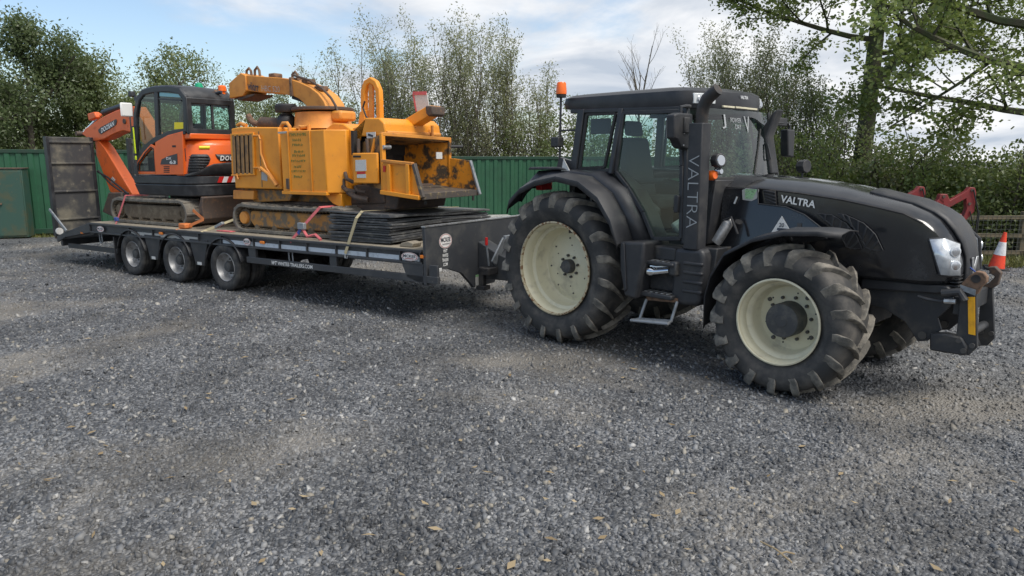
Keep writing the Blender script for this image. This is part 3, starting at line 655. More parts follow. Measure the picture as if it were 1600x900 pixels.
# hedge shrubs behind the fence
for i, (px, D, top, nl, lf) in enumerate([(1235, 25, 190, 7500, 'leaf_pale'), (1300, 24, 165, 7500, 'leaf_sycamore'), (1362, 23, 200, 7500, 'leaf_sycamore'), (1425, 23.5, 170, 7500, 'leaf_pale'), (1488, 22.5, 200, 8000, 'leaf_sycamore'), (1545, 22, 228, 8000, 'leaf_sycamore'), (1610, 21, 218, 10000, 'leaf_hedge'), (1690, 21, 200, 8000, 'leaf_hedge')]):
    lab = ['bushy hedge shrub just right of the far cab mirror', 'hedge shrub left of the big sycamore trunk', 'hedge shrub at the foot of the big sycamore', 'pale hedge shrub right of the big sycamore trunk', 'hedge shrub behind the red loader arms', 'hedge shrub behind the fence above the traffic cone', 'dark shrub over the fence at the right edge', 'dark shrub beyond the right edge of the fence'][i]
    h = hgt(px, top, D)
    def bb(rs, segs, tips, h=h):
        for j in range(9):
            a = 2*pi*j/9+rs.uniform(-.3, .3); t = rs.uniform(.1, .6)
            skeleton(rs, Vector((cos(a)*.4, sin(a)*.4, 0)), Vector((cos(a)*t, sin(a)*t, 1)).normalized(), h*rs.uniform(.5, .95), .035, 0, 2, segs, tips, .2, .6, (9, 12), .12, .36, .03)
    grow('hedge_shrub', lab, B(px, D), 'hedge shrubs behind the fence', 70+i, bb, int(nl*.85), .10, .16, lf, asp=.6, minr=.006)
# low growth that closes the gap under the willows
SCRUB = ['low green scrub '+q+', behind the containers' for q in ('cut by the left edge', 'above the green cabinet', 'left of the excavator boom', 'under the excavator boom', 'behind the excavator cab door', 'behind the excavator cab rear window', 'under the chipper chute deflector', 'behind the chute turntable', 'behind the lifting loop', 'behind the chipper infeed arm', 'between chipper and tractor', 'below the tractor beacon', 'seen through the cab door', 'behind the exhaust stack')]
for i, px in enumerate(range(-60, 1180, 95)):
    D = 31.5+(i % 3)*.8; h = hgt(px, 192-(i*37 % 40), D)
    def bb(rs, segs, tips, h=h):
        for j in range(8):
            a = 2*pi*j/8+rs.uniform(-.3, .3); t = rs.uniform(.1, .7)
            skeleton(rs, Vector((cos(a)*.7, sin(a)*.7, 0)), Vector((cos(a)*t, sin(a)*t, 1)).normalized(), h*rs.uniform(.6, 1.0), .03, 0, 2, segs, tips, .2, .6, (8, 11), .12, .38, .03)
    grow('bramble_shrub', SCRUB[i], B(px, D), 'scrub behind the containers', 120+i, bb, 6500, .11, .2, 'leaf_mid' if i % 2 else 'leaf_hedge', asp=.6, minr=.012)

# ------------------------------------------------------------------ tractor
def interp(xs, ys, x): return float(np.interp(x, xs, ys))
def farm_tyre(R, W, rim_r, nl, lug=.055):
    hw = W/2; Rc = R-lug
    prof = [(rim_r-.02, -hw*.72), (rim_r+.02, -hw*.80), (rim_r+(Rc-rim_r)*.35, -hw*.97), (rim_r+(Rc-rim_r)*.6, -hw*1.0), (Rc-.055, -hw*.95), (Rc-.018, -hw*.82), (Rc, -hw*.5), (Rc+.006, 0)]
    prof = prof+[(r, -t) for r, t in prof[-2::-1]]
    a = MB().lathe(prof, n=56, closed=True)
    b = MB()
    for sd in (-1, 1):
        for i in range(nl):
            th0 = 2*pi*(i+(.5 if sd > 0 else 0))/nl; rings = []
            for k, (s, top, wd) in enumerate(((0, R, .062), (.3, R+.001, .064), (.62, R-.006, .076), (.88, R-.020, .10), (1.0, R-.05, .112), (1.035, R-.12, .095))):
                t = sd*(-.015+(hw*.985+.015)*s); th = th0+.42*s**.85*(W/R)*.9
                base = interp([0, hw*.5, hw*.82, hw*.95, hw*1.02], [Rc, Rc-.004, Rc-.022, Rc-.062, Rc-.13], abs(t))-.012
                top = max(top, base+.014)
                da = wd/R/2; dt = sd*.022*(1-s*.6)
                def pt(r, aa, tt): return (r*cos(aa), tt, r*sin(aa))
                rings.append([pt(base, th-da*1.15, t-dt), pt(base, th+da*1.15, t+dt), pt(top, th+da*.8, t+dt), pt(top, th-da*.8, t-dt)])
            b.loft(rings)
    return a, b
def ring_of(name, parent, n, rad, y, r, l, matn, ph=0, sides=8):
    first = None
    for i in range(n):
        a = ph+2*pi*i/n
        if first is None:
            m = MB(); m.lathe([(r, 0), (r, -l*.8), (r*.75, -l)], (0, 0, 0), 'y', sides); first = m.done(name, matn, parent); o = first
        else: o = first.copy(); COL.objects.link(o)
        o.location = (rad*cos(a), y, rad*sin(a))

TR = thing('tractor', 'black tractor with cream wheels coupled to the low loader trailer', 'tractor', (1.4, 0, 0))
# --- wheels
RR, RW, FRR, FW = .905, .59, .714, .53
def rear_wheel():
    H = holder('wheel', TR, (0, -.90, RR-.012))
    a, b = farm_tyre(RR, RW, .555, 19); a.done('tyre', 'tyre_side', H, smooth=50); b.done('tyre_tread', 'tyre_tread', H, .006, 40, 1)
    o = -.262  # outer edge of the rim
    m = MB().lathe([(.535, o+.03), (.556, o+.012), (.556, o), (.540, o-.006), (.532, o+.004), (.532, o+.03)], closed=True, n=56); m.done('rim_flange', 'rim_rust_edge', H)
    m = MB().lathe([(.532, o+.03), (.515, o+.06), (.505, o+.09), (.505, o+.17), (.47, o+.19), (.462, o+.24), (.455, o+.35), (.43, o+.375), (.40, o+.365), (.33, o+.335), (.20, o+.32), (.18, o+.31), (.12, o+.305), (.0, o+.305)], n=56); m.f = [f for f in m.f if len(f) < 50]; m.done('rim', 'rim_cream', H, smooth=50)
    m = MB().lathe([(.51, .0), (.52, .20), (.54, .25), (.55, .26)], n=48); m.f = [f for f in m.f if len(f) < 40]; m.done('inner_rim', 'rim_cream', H, smooth=50)
    m = MB().lathe([(.085, o+.315), (.085, o+.24), (.075, o+.22), (0, o+.215)], n=24); m.done('hub', 'hub_dark', H)
    ring_of('wheel_nut', H, 8, .130, o+.307, .016, .035, 'bolt', .2)
    ring_of('bolt', H, 8, .335, o+.338, .010, .014, 'bolt', .1)
    ring_of('hole', H, 6, .25, o+.326, .009, .004, 'under_dark', .5)
    return H
def front_wheel():
    H = holder('wheel', TR, (2.764, -.885, FRR-.014))
    a, b = farm_tyre(FRR, FW, .405, 17, .05); a.done('tyre', 'tyre_side', H, smooth=50); b.done('tyre_tread', 'tyre_tread', H, .006, 40, 1)
    o = -.235
    m = MB().lathe([(.385, o+.03), (.406, o+.012), (.406, o), (.392, o-.006), (.384, o+.004), (.384, o+.03)], closed=True, n=56); m.done('rim_flange', 'rim_cream', H)
    m = MB().lathe([(.384, o+.03), (.372, o+.05), (.365, o+.08), (.365, o+.12), (.335, o+.14), (.325, o+.18), (.318, o+.26), (.30, o+.285), (.27, o+.28), (.0, o+.275)], n=56); m.f = [f for f in m.f if len(f) < 50]; m.done('rim', 'rim_cream', H, smooth=50)
    m = MB().lathe([(.165, o+.28), (.163, o+.12), (.155, o+.095), (.06, o+.088), (.055, o+.083), (0, o+.082)], n=36); h = m.done('hub', 'hub_dark', H, smooth=40)
    ring_of('wheel_nut', H, 10, .205, o+.277, .016, .03, 'bolt', .1)
    ring_of('bolt', H, 4, .262, o+.28, .02, .022, 'bolt', .95)
    ring_of('hole', H, 6, .25, o+.279, .008, .004, 'under_dark', .3)
    return H
rw = rear_wheel(); clone(rw, TR, (0, .90, RR-.012), (0, 0, 0))
fw = front_wheel(); clone(fw, TR, (2.764, .885, FRR-.014), (0, 0, 0))
# turn the far wheels' dish outwards by mirroring the rim parts along the axle
for H in [c for c in TR.children if c.name.startswith('wheel') and c.location.y > 0]: H.scale = (1, -1, 1)

# --- bonnet
HX = [1.75, 2.17, 2.6, 3.01, 3.3, 3.54, 3.71, 3.80, 3.88, 3.94, 3.975, 3.988]
HC = [1.905, 1.905, 1.872, 1.825, 1.775, 1.728, 1.650, 1.575, 1.475, 1.385, 1.30, 1.25]
HT = [2.022, 2.006, 1.975, 1.918, 1.855, 1.805, 1.735, 1.675, 1.585, 1.475, 1.36, 1.30]
HW = [.50, .49, .475, .465, .46, .455, .445, .425, .385, .335, .285, .25]
HB = [1.22, 1.22, 1.16, 1.10, 1.09, 1.10, 1.10, 1.105, 1.11, 1.12, 1.14, 1.16]
def hood_ring(i):
    x, w_, zc, zt, zb = HX[i], HW[i], HC[i], HT[i], HB[i]
    h = [(-w_+.03, zb), (-w_-.008, zb+.03), (-w_-.012, (zb+zc)/2), (-w_, zc-.02), (-w_+.02, zc), (-w_*.56, zt-.018), (-w_*.3, zt-.003)]
    return [(x, y, z) for y, z in h]+[(x, 0, zt)]+[(x, -y, z) for y, z in h[::-1]]
m = MB().loft([hood_ring(i) for i in range(len(HX))]); m.done('bonnet', 'black_gloss', TR, smooth=28)
# matt centre cover that runs over the nose
rings = []
for x, e in ((3.15, 0), (3.3, 0), (3.54, 0), (3.71, 0), (3.80, 0), (3.88, 0), (3.94, 0), (3.975, 0)):
    zt = interp(HX, HT, x)+.012; w_ = min(.25, interp(HX, HW, x)*.62)
    rings.append([(x+.012, y, zt-.03*(abs(y)/w_)**2.) for y in (-w_, -w_*.6, 0, w_*.6, w_)])
rings.append([(4.005, y, 1.20) for y in (-.2, -.12, 0, .12, .2)]); rings.append([(3.985, y, 1.08) for y in (-.2, -.12, 0, .12, .2)])
m = MB().loft(rings, False, False); NC = m.done('nose_cover', 'black_plastic', TR, smooth=60, solid=.02)
text('badge', 'T202', 'white_mark', NC, (*(lambda q: (q[0], -.24))(S('W', -.24, 1486, 367)), S('W', -.24, 1486, 367)[1]), (.35, .85, -.1), (-.5, 0, .85), .022, width=.075, bold=.01, ext=.012)
m = MB(); m.prism([(-.10, 1.33), (-.04, 1.33), (0, 1.24), (.04, 1.33), (.10, 1.33), (.03, 1.17), (-.03, 1.17)], 4.008, 4.02, 'x'); m.done('emblem', 'alu', NC, .004)
m = MB()
for k in range(4): m.box(3.86, 3.992, -.33+k*.002, .33, 1.095+k*.03, 1.103+k*.03)
m.done('grille', 'black_plastic', TR, kind='stuff')
# crease trim between side panel and top, and the line of the lower side panel
def side_strip(pts, Y, r, name, mt):
    m = MB(); m.tube([(*(lambda q: (q[0], Y, q[1]))(S('W', Y, *p)),) for p in pts], r, 6); return m.done(name, mt, TR)
m = MB()
for sg in (-1, 1):
    mm = MB(); mm.tube([(x, sg*(interp(HX, HW, x)+.004), interp(HX, HC, x)-.022) for x in (1.78, 2.17, 2.6, 3.01, 3.3, 3.54, 3.70)], .009, 6); mm.done('panel_seam', 'under_dark', TR)
# lower side panel (the gloss panel over the front mudguard)
for sg in (-1, 1):
    q = SS('W', -.5, [(1132, 294), (1186, 293), (1189, 318), (1232, 323), (1262, 335), (1292, 357), (1300, 372), (1240, 385), (1150, 392), (1132, 380)])
    m = MB(); m.prism(q, sg*.512, sg*.528); LP = m.done('engine_side_panel', 'black_gloss', TR, .008)
    m = MB(); m.tube([(a, sg*.530, b) for a, b in q[1:6]], .006, 6); m.done('panel_edge', 'black_satin', LP)
    if sg < 0:
        q = SS('W', -.53, [(1160, 297), (1166, 294), (1186, 296), (1184, 310), (1176, 314), (1162, 312)]); m = MB(); m.prism(q, -.533, -.528); m.done('sticker', 'sticker_grey', LP)
        for k in range(6):
            q = SS('W', -.53, [(1165+k*.2, 296.5+k*2.5), (1183-k, 297+k*2.5)]); m = MB(); m.bar((q[0][0], -.535, q[0][1]), (q[1][0], -.535, q[1][1]), .002, .012); m.done('sticker_line', 'sticker_green', LP)
        q = SS('W', -.53, [(1225, 337), (1211, 362), (1240, 360)]); m = MB(); m.prism(q, -.534, -.529); m.done('warning_triangle', 'label_white', LP)
        c = S('W', -.53, 1226, 351); text('triangle_print', '20', 'print_dark', LP, (c[0], -.535, c[1]), (1, 0, 0), (0, 0, 1), .04, bold=.02)
        c = S('W', -.53, 1227, 357.5); m = MB(); m.box(c[0]-.05, c[0]+.05, -.536, -.534, c[1]-.010, c[1]+.010); m.done('triangle_print', 'print_dark', LP)
        c = S('W', -.53, 1253, 353); m = MB(); m.box(c[0]-.02, c[0]+.02, -.54, -.53, c[1]-.02, c[1]+.03); m.done('catch', 'dark_metal', LP)
        c = S('W', -.53, 1152, 318); m = MB(); m.tube([(c[0]+.01, -.545, c[1]+.07), (c[0]-.01, -.545, c[1])], .012, 8); m.done('bonnet_latch', 'alu', LP)
# the engine side panels lean outwards towards their lower edge
for o in [c for c in TR.children if c.name.startswith('engine_side_panel')]:
    for p in [o]+list(o.children):
        sg = 1 if p.data.vertices[0].co.y > 0 else -1
        for v in p.data.vertices: v.co.y += sg*max(0, 1.88-v.co.z)*.17
# vents in the side panel
for sg in (-1, 1):
    Yv = -.478
    for pts in ([(1278, 334), (1300, 336), (1322, 349), (1338, 367), (1347, 388), (1336, 389), (1324, 386), (1315, 370), (1298, 350)],
                [(1310, 334), (1322, 336), (1350, 349), (1368, 366), (1380, 391), (1368, 391), (1354, 387), (1345, 370), (1330, 350)]):
        q = SS('W', Yv, pts); m = MB(); m.prism(q, sg*.460, sg*.486); V = m.done('side_vent', 'under_dark', TR, .004)
        m = MB(); m.tube([(a_, sg*.487, b_) for a_, b_ in q+[q[0]]], .006, 6); m.done('vent_rim', 'black_plastic', V)
        a = np.array(q[:5]); b = np.array([q[0], q[8], q[7], q[6], q[5]])
        for k in range(1, 7):
            t = k/7*4; i = min(3, int(t)); u = t-i
            p0 = a[i]+(a[i+1]-a[i])*u; p1 = b[i]+(b[i+1]-b[i])*u
            m = MB(); m.bar((p0[0], sg*.489, p0[1]), (p1[0], sg*.489, p1[1]-.01), .014, .018); m.done('vent_slat', 'black_plastic', V, .003)
    q = SS('W', -.5, [(1193, 297), (1212, 298), (1214, 322), (1197, 316)]); m = MB(); m.prism(q, sg*.49, sg*.513); V = m.done('side_vent', 'under_dark', TR, .004)
    for k in range(4):
        t = (k+.6)/4.4; p0 = np.array(q[0])*(1-t)+np.array(q[3])*t; p1 = np.array(q[1])*(1-t)+np.array(q[2])*t
        m = MB(); m.bar((p0[0], sg*.516, p0[1]+.012), (p1[0], sg*.516, p1[1]), .01, .014); m.done('vent_slat', 'black_plastic', V, .003)
a = S('W', -.49, 1222, 310); b = S('W', -.49, 1270, 319.5)
o = text('maker_lettering', 'VALTRA', 'white_paint', TR, ((a[0]+b[0])/2+.01, -.494, (a[1]+b[1])/2), (b[0]-a[0]+.02, .03, b[1]-a[1]), (.0, 0, 1), .072, width=.34, shear=.12, bold=.025, ext=.004)
# headlights
for sg in (-1, 1):
    L = SS('W', -.435, [(1453, 374), (1470, 429)]); R_ = SS('W', -.30, [(1498, 381), (1498, 430)]); M_ = SS('W', -.385, [(1477, 372), (1483, 430)])
    top = [(L[0][0], sg*.452, L[0][1]), (M_[0][0], sg*.415, M_[0][1]), (R_[0][0]+.005, sg*.315, R_[0][1])]
    bot = [(L[1][0], sg*.448, L[1][1]), (M_[1][0], sg*.408, M_[1][1]), (R_[1][0]+.01, sg*.315, R_[1][1])]
    m = MB().loft([top, bot], False, False); HL = m.done('headlight', 'headlamp', TR, solid=.03, smooth=60)
    fr_ = MB(); ring = top+bot[::-1]; fr_.tube(ring+[ring[0]], .014, 6); fr_.done('headlight_surround', 'black_plastic', HL)
    for pp in ((1491, 393), (1491, 415)):
        q = S('W', -.345, *pp); dirv = Vector((.72, sg*.62, 0)).normalized(); c = Vector((q[0]+.012, sg*.36, q[1]))
        m = MB(); m.tube([c-dirv*.03, c+dirv*.010, c+dirv*.012], [.046, .046, .042], 18); lo = m.done('lamp', 'headlamp', HL)
        m = MB(); m.tube([c+dirv*.0125, c+dirv*.014], [.036, .03], 14); m.done('reflector', 'lamp_bowl', HL)
# skirt below the bonnet nose
m = MB().prism([(3.2, 1.09), (3.92, 1.10), (3.96, 1.06), (3.85, 1.02), (3.2, .98)], -.38, .38); m.done('lower_nose', 'black_plastic', TR, .015)

# --- chassis, engine, axles
m = MB(); m.box(.2, 3.3, -.26, .26, .62, 1.12); m.box(-.45, .45, -.33, .33, .6, 1.25); m.done('chassis', 'under_dark', TR, .03, kind='stuff')
m = MB(); m.box(1.85, 3.1, -.42, .42, 1.0, 1.5); m.done('engine', 'under_dark', TR, .02)
m = MB(); m.tube([(0, -.85, RR), (0, .85, RR)], [.16, .16], 16); m.done('rear_axle', 'under_dark', TR)
m = MB(); m.tube([(2.764, -.8, FRR), (2.764, -.3, FRR-.03), (2.764, .3, FRR-.03), (2.764, .8, FRR)], [.12, .15, .15, .12], 14); m.done('front_axle', 'under_dark', TR)

# --- rear mudguards
for sg in (-1, 1):
    OUT = [(-.72, 1.555), (-.69, 1.66), (-.52, 1.80), (-.255, 1.905), (.07, 1.965), (.41, 1.915), (.69, 1.755), (.872, 1.52), (.985, 1.27)]
    INN = [(-.64, 1.80), (-.62, 1.93), (-.52, 2.01), (-.25, 2.03), (.10, 2.035), (.52, 2.02), (.84, 1.83), (1.03, 1.56), (1.17, 1.27)]
    def row(P, y): return [(x, sg*y, z) for x, z in P]
    mid = [((a[0]*.75+b[0]*.25), a[1]*.72+b[1]*.28+.02) for a, b in zip(OUT, INN)]
    lip = [(a[0]*1.0, a[1]-.055) for a in OUT]
    m = MB().loft([row(lip, 1.225), row(OUT, 1.215), row(mid, 1.06), row(mid, 1.0)], False, False); m.done('rear_mudguard', 'black_plastic', TR, smooth=40, solid=.018)
    m = MB().loft([row([(x+.01, z-.01) for x, z in mid], 1.01), row([(a[0]*.3+b[0]*.7, a[1]*.3+b[1]*.7+.01) for a, b in zip(OUT, INN)], .95), row(INN, .88), row(INN, .55)], False, False); m.done('inner_mudguard', 'black_satin', TR, smooth=40, solid=.018)
    q = [(.985, 1.30), (1.31, 1.32), (1.30, 1.1), (1.235, .73), (1.20, .70), (1.065, .72), (1.0, 1.0)]
    m = MB(); m.prism(q, sg*1.19, sg*.72); m.done('mudguard_skirt', 'black_plastic', TR, .03, seg=3)
    m = MB(); m.prism([(1.02, 1.29), (1.06, 1.29), (1.11, .8), (1.08, .76)], sg*1.205, sg*1.19); m.done('skirt_rib', 'black_plastic', TR, .006)
    q = SS('W', -.9, [(884, 248), (880, 270), (895, 270)]); m = MB(); m.prism(q, sg*.94, sg*.93); m.done('rear_reflector', 'label_white', TR)
    m = MB(); m.box(-.60, -.50, sg*.75-.10, sg*.75+.10, 1.78, 1.88); m.done('tail_light', 'red_lens', TR, .012)
    m = MB(); m.prism([(-.62, 2.03), (-.58, 2.065), (-.1, 2.07), (.0, 2.04)], sg*.98, sg*.72); m.done('mudguard_top_box', 'black_plastic', TR, .012)

# --- cab
def both(fn):
    for sg in (-1, 1): fn(sg)
RB = [(-.22, 2.735), (.6, 2.70), (1.42, 2.685)]
plan = [(-.24, .60), (-.20, .76), (-.10, .80), (.6, .81), (1.34, .80), (1.47, .74), (1.62, .45), (1.66, 0)]
def roofring(z, ins, tilt):
    P = [(x-(ins if x > 1 else -ins if x < -.05 else 0), y-ins if y > .3 else y) for x, y in plan]
    full = [(x, -y) for x, y in P]+[(x, y) for x, y in P[-2::-1]]
    return [(x, y, z-tilt*(x+.2)) for x, y in full]
m = MB().loft([roofring(2.735, .05, .031), roofring(2.745, .0, .031), roofring(2.80, -.012, .012), roofring(2.865, .0, .0), roofring(2.895, .05, -.002), roofring(2.915, .18, -.004)])
RF = m.done('roof', 'black_satin', TR, smooth=45)
m = MB(); m.prism([(.15, .0), (.85, .0), (.85, .5), (.15, .5)], 2.91, 2.935, 'z', (0, 0)); m.done('roof_hatch', 'black_plastic', RF, .01)
for (y0, y1, x0, x1) in ((-.70, -.59, 1.50, 1.565), (-.575, -.47, 1.568, 1.615), (.47, .575, 1.615, 1.568), (.59, .70, 1.565, 1.50)):
    m = MB(); m.add([(x0+.014, y0, 2.735), (x1+.014, y1, 2.735), (x1+.014, y1, 2.84), (x0+.014, y0, 2.84), (x0-.03, y0, 2.735), (x1-.03, y1, 2.735), (x1-.03, y1, 2.84), (x0-.03, y0, 2.84)], [(0, 1, 2, 3), (0, 3, 7, 4), (1, 5, 6, 2), (3, 2, 6, 7), (0, 4, 5, 1)]); wl = m.done('work_light', 'lamp_glass', RF, .006)
    m = MB(); m.lathe([(.035, .0), (.03, .004), (0, .004)], ((x0+x1)/2+.018, (y0+y1)/2, 2.785), 'x', 14); m.done('lens', 'lamp_bowl', wl)
for k, (y0, y1) in enumerate(((-.36, -.13), (-.12, .12), (.13, .36))):
    m = MB(); m.box(1.655-.02*(k != 1), 1.672-.012*(k != 1), y0, y1, 2.705, 2.725); m.done('roof_vent_strip', 'rim_cream', RF, .003)
text('roof_lettering', 'VALTRA', 'white_mark', RF, (1.672, .03, 2.825), (0, 1, 0), (0, 0, 1), .035, width=.16, bold=.03, ext=.004)
def pillars(sg):
    q = SS('W', -.81, [(908, 173), (900, 268)]); m = MB(); m.bar((q[0][0], sg*.79, q[0][1]+.02), (q[1][0], sg*.84, 2.0), .06, .10, (1, 0, 0)); m.done('rear_pillar', 'black_satin', TR, .012)
    q = SS('W', -.85, [(967, 172), (957, 272)]); m = MB(); m.bar((q[0][0], sg*.80, q[0][1]+.02), (q[1][0]+.0, sg*.875, 2.0), .055, .065, (1, 0, 0)); m.done('centre_pillar', 'black_satin', TR, .012)
    q = SS('W', -.82, [(1075, 172), (1076, 378)]); m = MB(); m.bar((1.47, sg*.78, 2.70), (1.60, sg*.87, 1.30), .06, .075, (1, 0, 0)); m.done('front_pillar', 'black_satin', TR, .012)
    m = MB(); m.bar((-.08, sg*.79, 2.715), (1.5, sg*.785, 2.68), .05, .05); m.done('roof_rail', 'black_satin', TR, .01)
    # door
    D = [(.70, 2.665), (1.44, 2.655), (1.50, 2.1), (1.555, 1.355), (1.215, 1.325), (1.05, 1.60), (.83, 1.86), (.645, 2.03)]
    Yd = lambda z: .805+(2.68-z)*.055
    m = MB(); n = len(D)
    for i in range(n):
        a, b = D[i], D[(i+1) % n]; m.bar((a[0], sg*(Yd(a[1])+.004), a[1]), (b[0], sg*(Yd(b[1])+.004), b[1]), .045, .042, (1, 0, 0) if abs(a[1]-b[1]) > abs(a[0]-b[0]) else (0, 0, 1))
    dr = m.done('door', 'black_plastic', TR, .006)
    m = MB(); m.add([(a, sg*Yd(b), b) for a, b in D], [list(range(n))]); m.done('door_glass', 'cab_glass', dr, smooth=0)
    m = MB(); m.box(1.46, 1.52, sg*.885-.03, sg*.885+.03, 1.62, 1.80); m.done('door_handle', 'black_plastic', dr, .012)
    # rear quarter window
    q = SS('W', -.83, [(915, 179), (960, 177), (946, 261), (907, 263)]); y_ = lambda z: .80+(2.68-z)*.06
    m = MB(); m.add([(a, sg*y_(b), b) for a, b in q], [(0, 1, 2, 3)]); qg = m.done('quarter_window', 'cab_glass', TR, smooth=0)
    m = MB()
    for i in range(4):
        a, b = q[i], q[(i+1) % 4]; m.bar((a[0], sg*(y_(a[1])+.003), a[1]), (b[0], sg*(y_(b[1])+.003), b[1]), .03, .03, (1, 0, 0) if i % 2 else (0, 0, 1))
    m.done('window_seal', 'rubber', qg)
    # panel under the quarter window and the narrow pane in front of the door
    m = MB(); m.prism([(-.06, 2.0), (.62, 2.0), (.62, 2.055), (-.05, 2.055)], sg*.85, sg*.80); m.done('sill_panel', 'black_satin', TR, .006)
    m = MB(); m.add([(1.53, sg*.79, 2.66), (1.60, sg*.72, 2.66), (1.76, sg*.76, 1.56), (1.64, sg*.85, 1.56)], [(0, 1, 2, 3)]); m.done('front_quarter_glass', 'cab_glass', TR, smooth=0)
both(pillars)
# windscreen, wrapped in plan
ys = [-.72, -.5, -.25, 0, .25, .5, .72]
rt = [(1.60+.05*(1-(y/.72)**2), y, 2.69) for y in ys]; rb = [(1.74+.07*(1-(y/.76)**2), y*1.05, 1.95) for y in ys]
m = MB().loft([rt, rb], False, False); WS = m.done('windscreen', 'cab_glass', TR, smooth=60)
def wsp(u, v):   # point on the windscreen: u along y, v height
    t = (2.69-v)/(2.69-1.95); x = (1.60+.05*(1-(u/.72)**2))*(1-t)+(1.74+.07*(1-(u/.74)**2))*t; return (x+.006, u, v)
text('screen_letter', 'J', 'faint_mark', WS, wsp(-.36, 2.56), (0, 1, 0), (-.19, 0, 1), .15, width=.08)
text('screen_letter', 'V', 'faint_mark', WS, wsp(.10, 2.54), (0, 1, 0), (-.19, 0, 1), .18, width=.11)
text('screen_letter', 'POWER', 'faint_mark', WS, wsp(-.13, 2.58), (0, 1, 0), (-.19, 0, 1), .05, width=.22)
text('screen_letter', 'DAY', 'faint_mark', WS, wsp(-.10, 2.51), (0, 1, 0), (-.19, 0, 1), .05, width=.12)
m = MB(); m.tube([wsp(y, 1.97) for y in ys], .02, 6); m.done('windscreen_seal', 'rubber', WS)
for y in (-.73, .73):
    m = MB(); m.tube([(1.60, y, 2.69), (1.75, y*1.04, 1.95)], .022, 6); m.done('windscreen_post', 'black_satin', TR)
m = MB(); m.tube([wsp(.1, 1.98), wsp(.3, 2.3), wsp(.42, 2.5)], .01, 6); m.done('wiper', 'rubber', WS)
m = MB().prism([(1.60, 1.30), (1.76, 1.30), (1.83, 1.96), (1.74, 1.965)], -.72, .72); m.done('bulkhead', 'black_plastic', TR, .01)
m = MB(); m.add([(-.02, -.76, 2.70), (-.02, .76, 2.70), (-.06, .8, 2.06), (-.06, -.8, 2.06)], [(0, 1, 2, 3)]); m.done('rear_window', 'cab_glass', TR, smooth=0)
m = MB(); m.box(-.09, 0, -.8, .8, 1.2, 2.05); m.done('rear_panel', 'black_satin', TR, .01)
m = MB(); m.box(-.05, 1.7, -.72, .72, 1.24, 1.32); m.done('cab_floor', 'interior', TR)
# cab interior
m = MB(); m.box(.32, .85, -.27, .27, 1.58, 1.74); st = m.done('seat', 'seat_grey', TR, .05, seg=3)
m = MB(); m.prism([(.28, 1.70), (.46, 1.70), (.30, 2.42), (.16, 2.42)], -.25, .25); m.done('seat_back', 'seat_grey', st, .05, seg=3)
m = MB(); m.prism([(.20, 2.44), (.30, 2.44), (.26, 2.62), (.17, 2.62)], -.14, .14); m.done('headrest', 'seat_grey', st, .03)
m = MB(); m.box(.45, .72, -.22, .22, 1.32, 1.58); m.done('seat_base', 'interior', st, .02)
m = MB(); m.prism([(.35, 1.85), (.95, 1.90), (1.0, 1.96), (.35, 1.93)], -.42, -.30); m.done('armrest', 'interior', st, .02)
m = MB(); m.prism([(1.30, 1.32), (1.42, 1.32), (1.40, 2.0), (1.24, 2.05), (1.20, 2.0)], -.16, .16); cl = m.done('steering_column', 'interior', TR, .03)
m = MB(); c = Vector((1.20, 0, 2.08)); nrm = Vector((-.5, 0, .86)); a1 = Vector((0, 1, 0)); a2 = nrm.cross(a1)
m.tube([c+(a1*cos(t)+a2*sin(t))*.20 for t in np.linspace(0, 2*pi, 25)], .016, 8, False); m.bar(c-a1*.19, c+a1*.19, .02, .03); m.done('steering_wheel', 'interior', cl)
m = MB(); m.prism([(.1, 1.32), (1.0, 1.32), (1.0, 1.62), (.6, 1.88), (.1, 1.95)], -.74, -.45); m.done('side_console', 'interior', TR, .03)
m = MB(); m.prism([(.1, 1.32), (.9, 1.32), (.6, 1.85), (.1, 1.95)], .45, .74); m.done('side_console', 'interior', TR, .03)
q = S('W', -.5, 938, 196); m = MB(); m.box(q[0]-.14, q[0]+.14, -.52, -.46, q[1]-.10, q[1]+.08); m.done('monitor', 'interior', TR, .015)
m = MB(); m.bar((1.2, -.50, 1.40), (1.34, -.36, 1.52), .16, .12); m.done('rag', 'interior_pale', TR, .03)

# --- steps, tank, exhaust
m = MB(); m.prism([(1.58, 1.27), (1.90, 1.285), (1.93, 1.2), (1.91, .74), (1.86, .70), (1.55, .68)], -1.04, -.45); TK = m.done('fuel_tank', 'black_plastic', TR, .04, seg=3)
for k in range(4):
    z = .83+k*.095; m = MB(); m.box(1.70, 1.925, -1.058, -1.02, z, z+.035); m.done('tank_rib', 'black_plastic', TK, .012)
m = MB(); m.prism([(1.58, 1.27), (1.90, 1.285), (1.91, .74), (1.55, .68)], .45, 1.0); m.done('battery_box', 'black_plastic', TR, .04)
m = MB(); m.box(1.26, 1.585, -1.0, -.5, .80, 1.27); m.done('step_box', 'under_dark', TR, .02)
m = MB(); m.box(1.33, 1.576, -1.012, -.94, 1.13, 1.262); m.done('toolbox', 'dark_metal', TR, .012)
for z, dz in ((1.08, .04), (.735, .05)):
    m = MB(); m.prism([(1.22, z), (1.62, z), (1.62, z+dz), (1.24, z+dz+.005)], -1.12, -.92); s_ = m.done('step_plate', 'dark_metal', TR, .015)
    for k in range(5): mm = MB(); mm.box(1.27+k*.068, 1.30+k*.068, -1.10, -.95, z+dz+.004, z+dz+.010); mm.done('step_grip', 'alu', s_)
a, b = S('W', -1.08, 1016, 424), S('W', -1.08, 1046, 423)
m = MB(); m.tube([(a[0]-.02, -1.08, a[1]), (a[0]+.02, -1.08, a[1]), (a[0]+.06, -1.08, a[1]), (b[0], -1.08, b[1])], [.05, .052, .03, .028], 14); m.done('chrome_handle', 'chrome', TR)
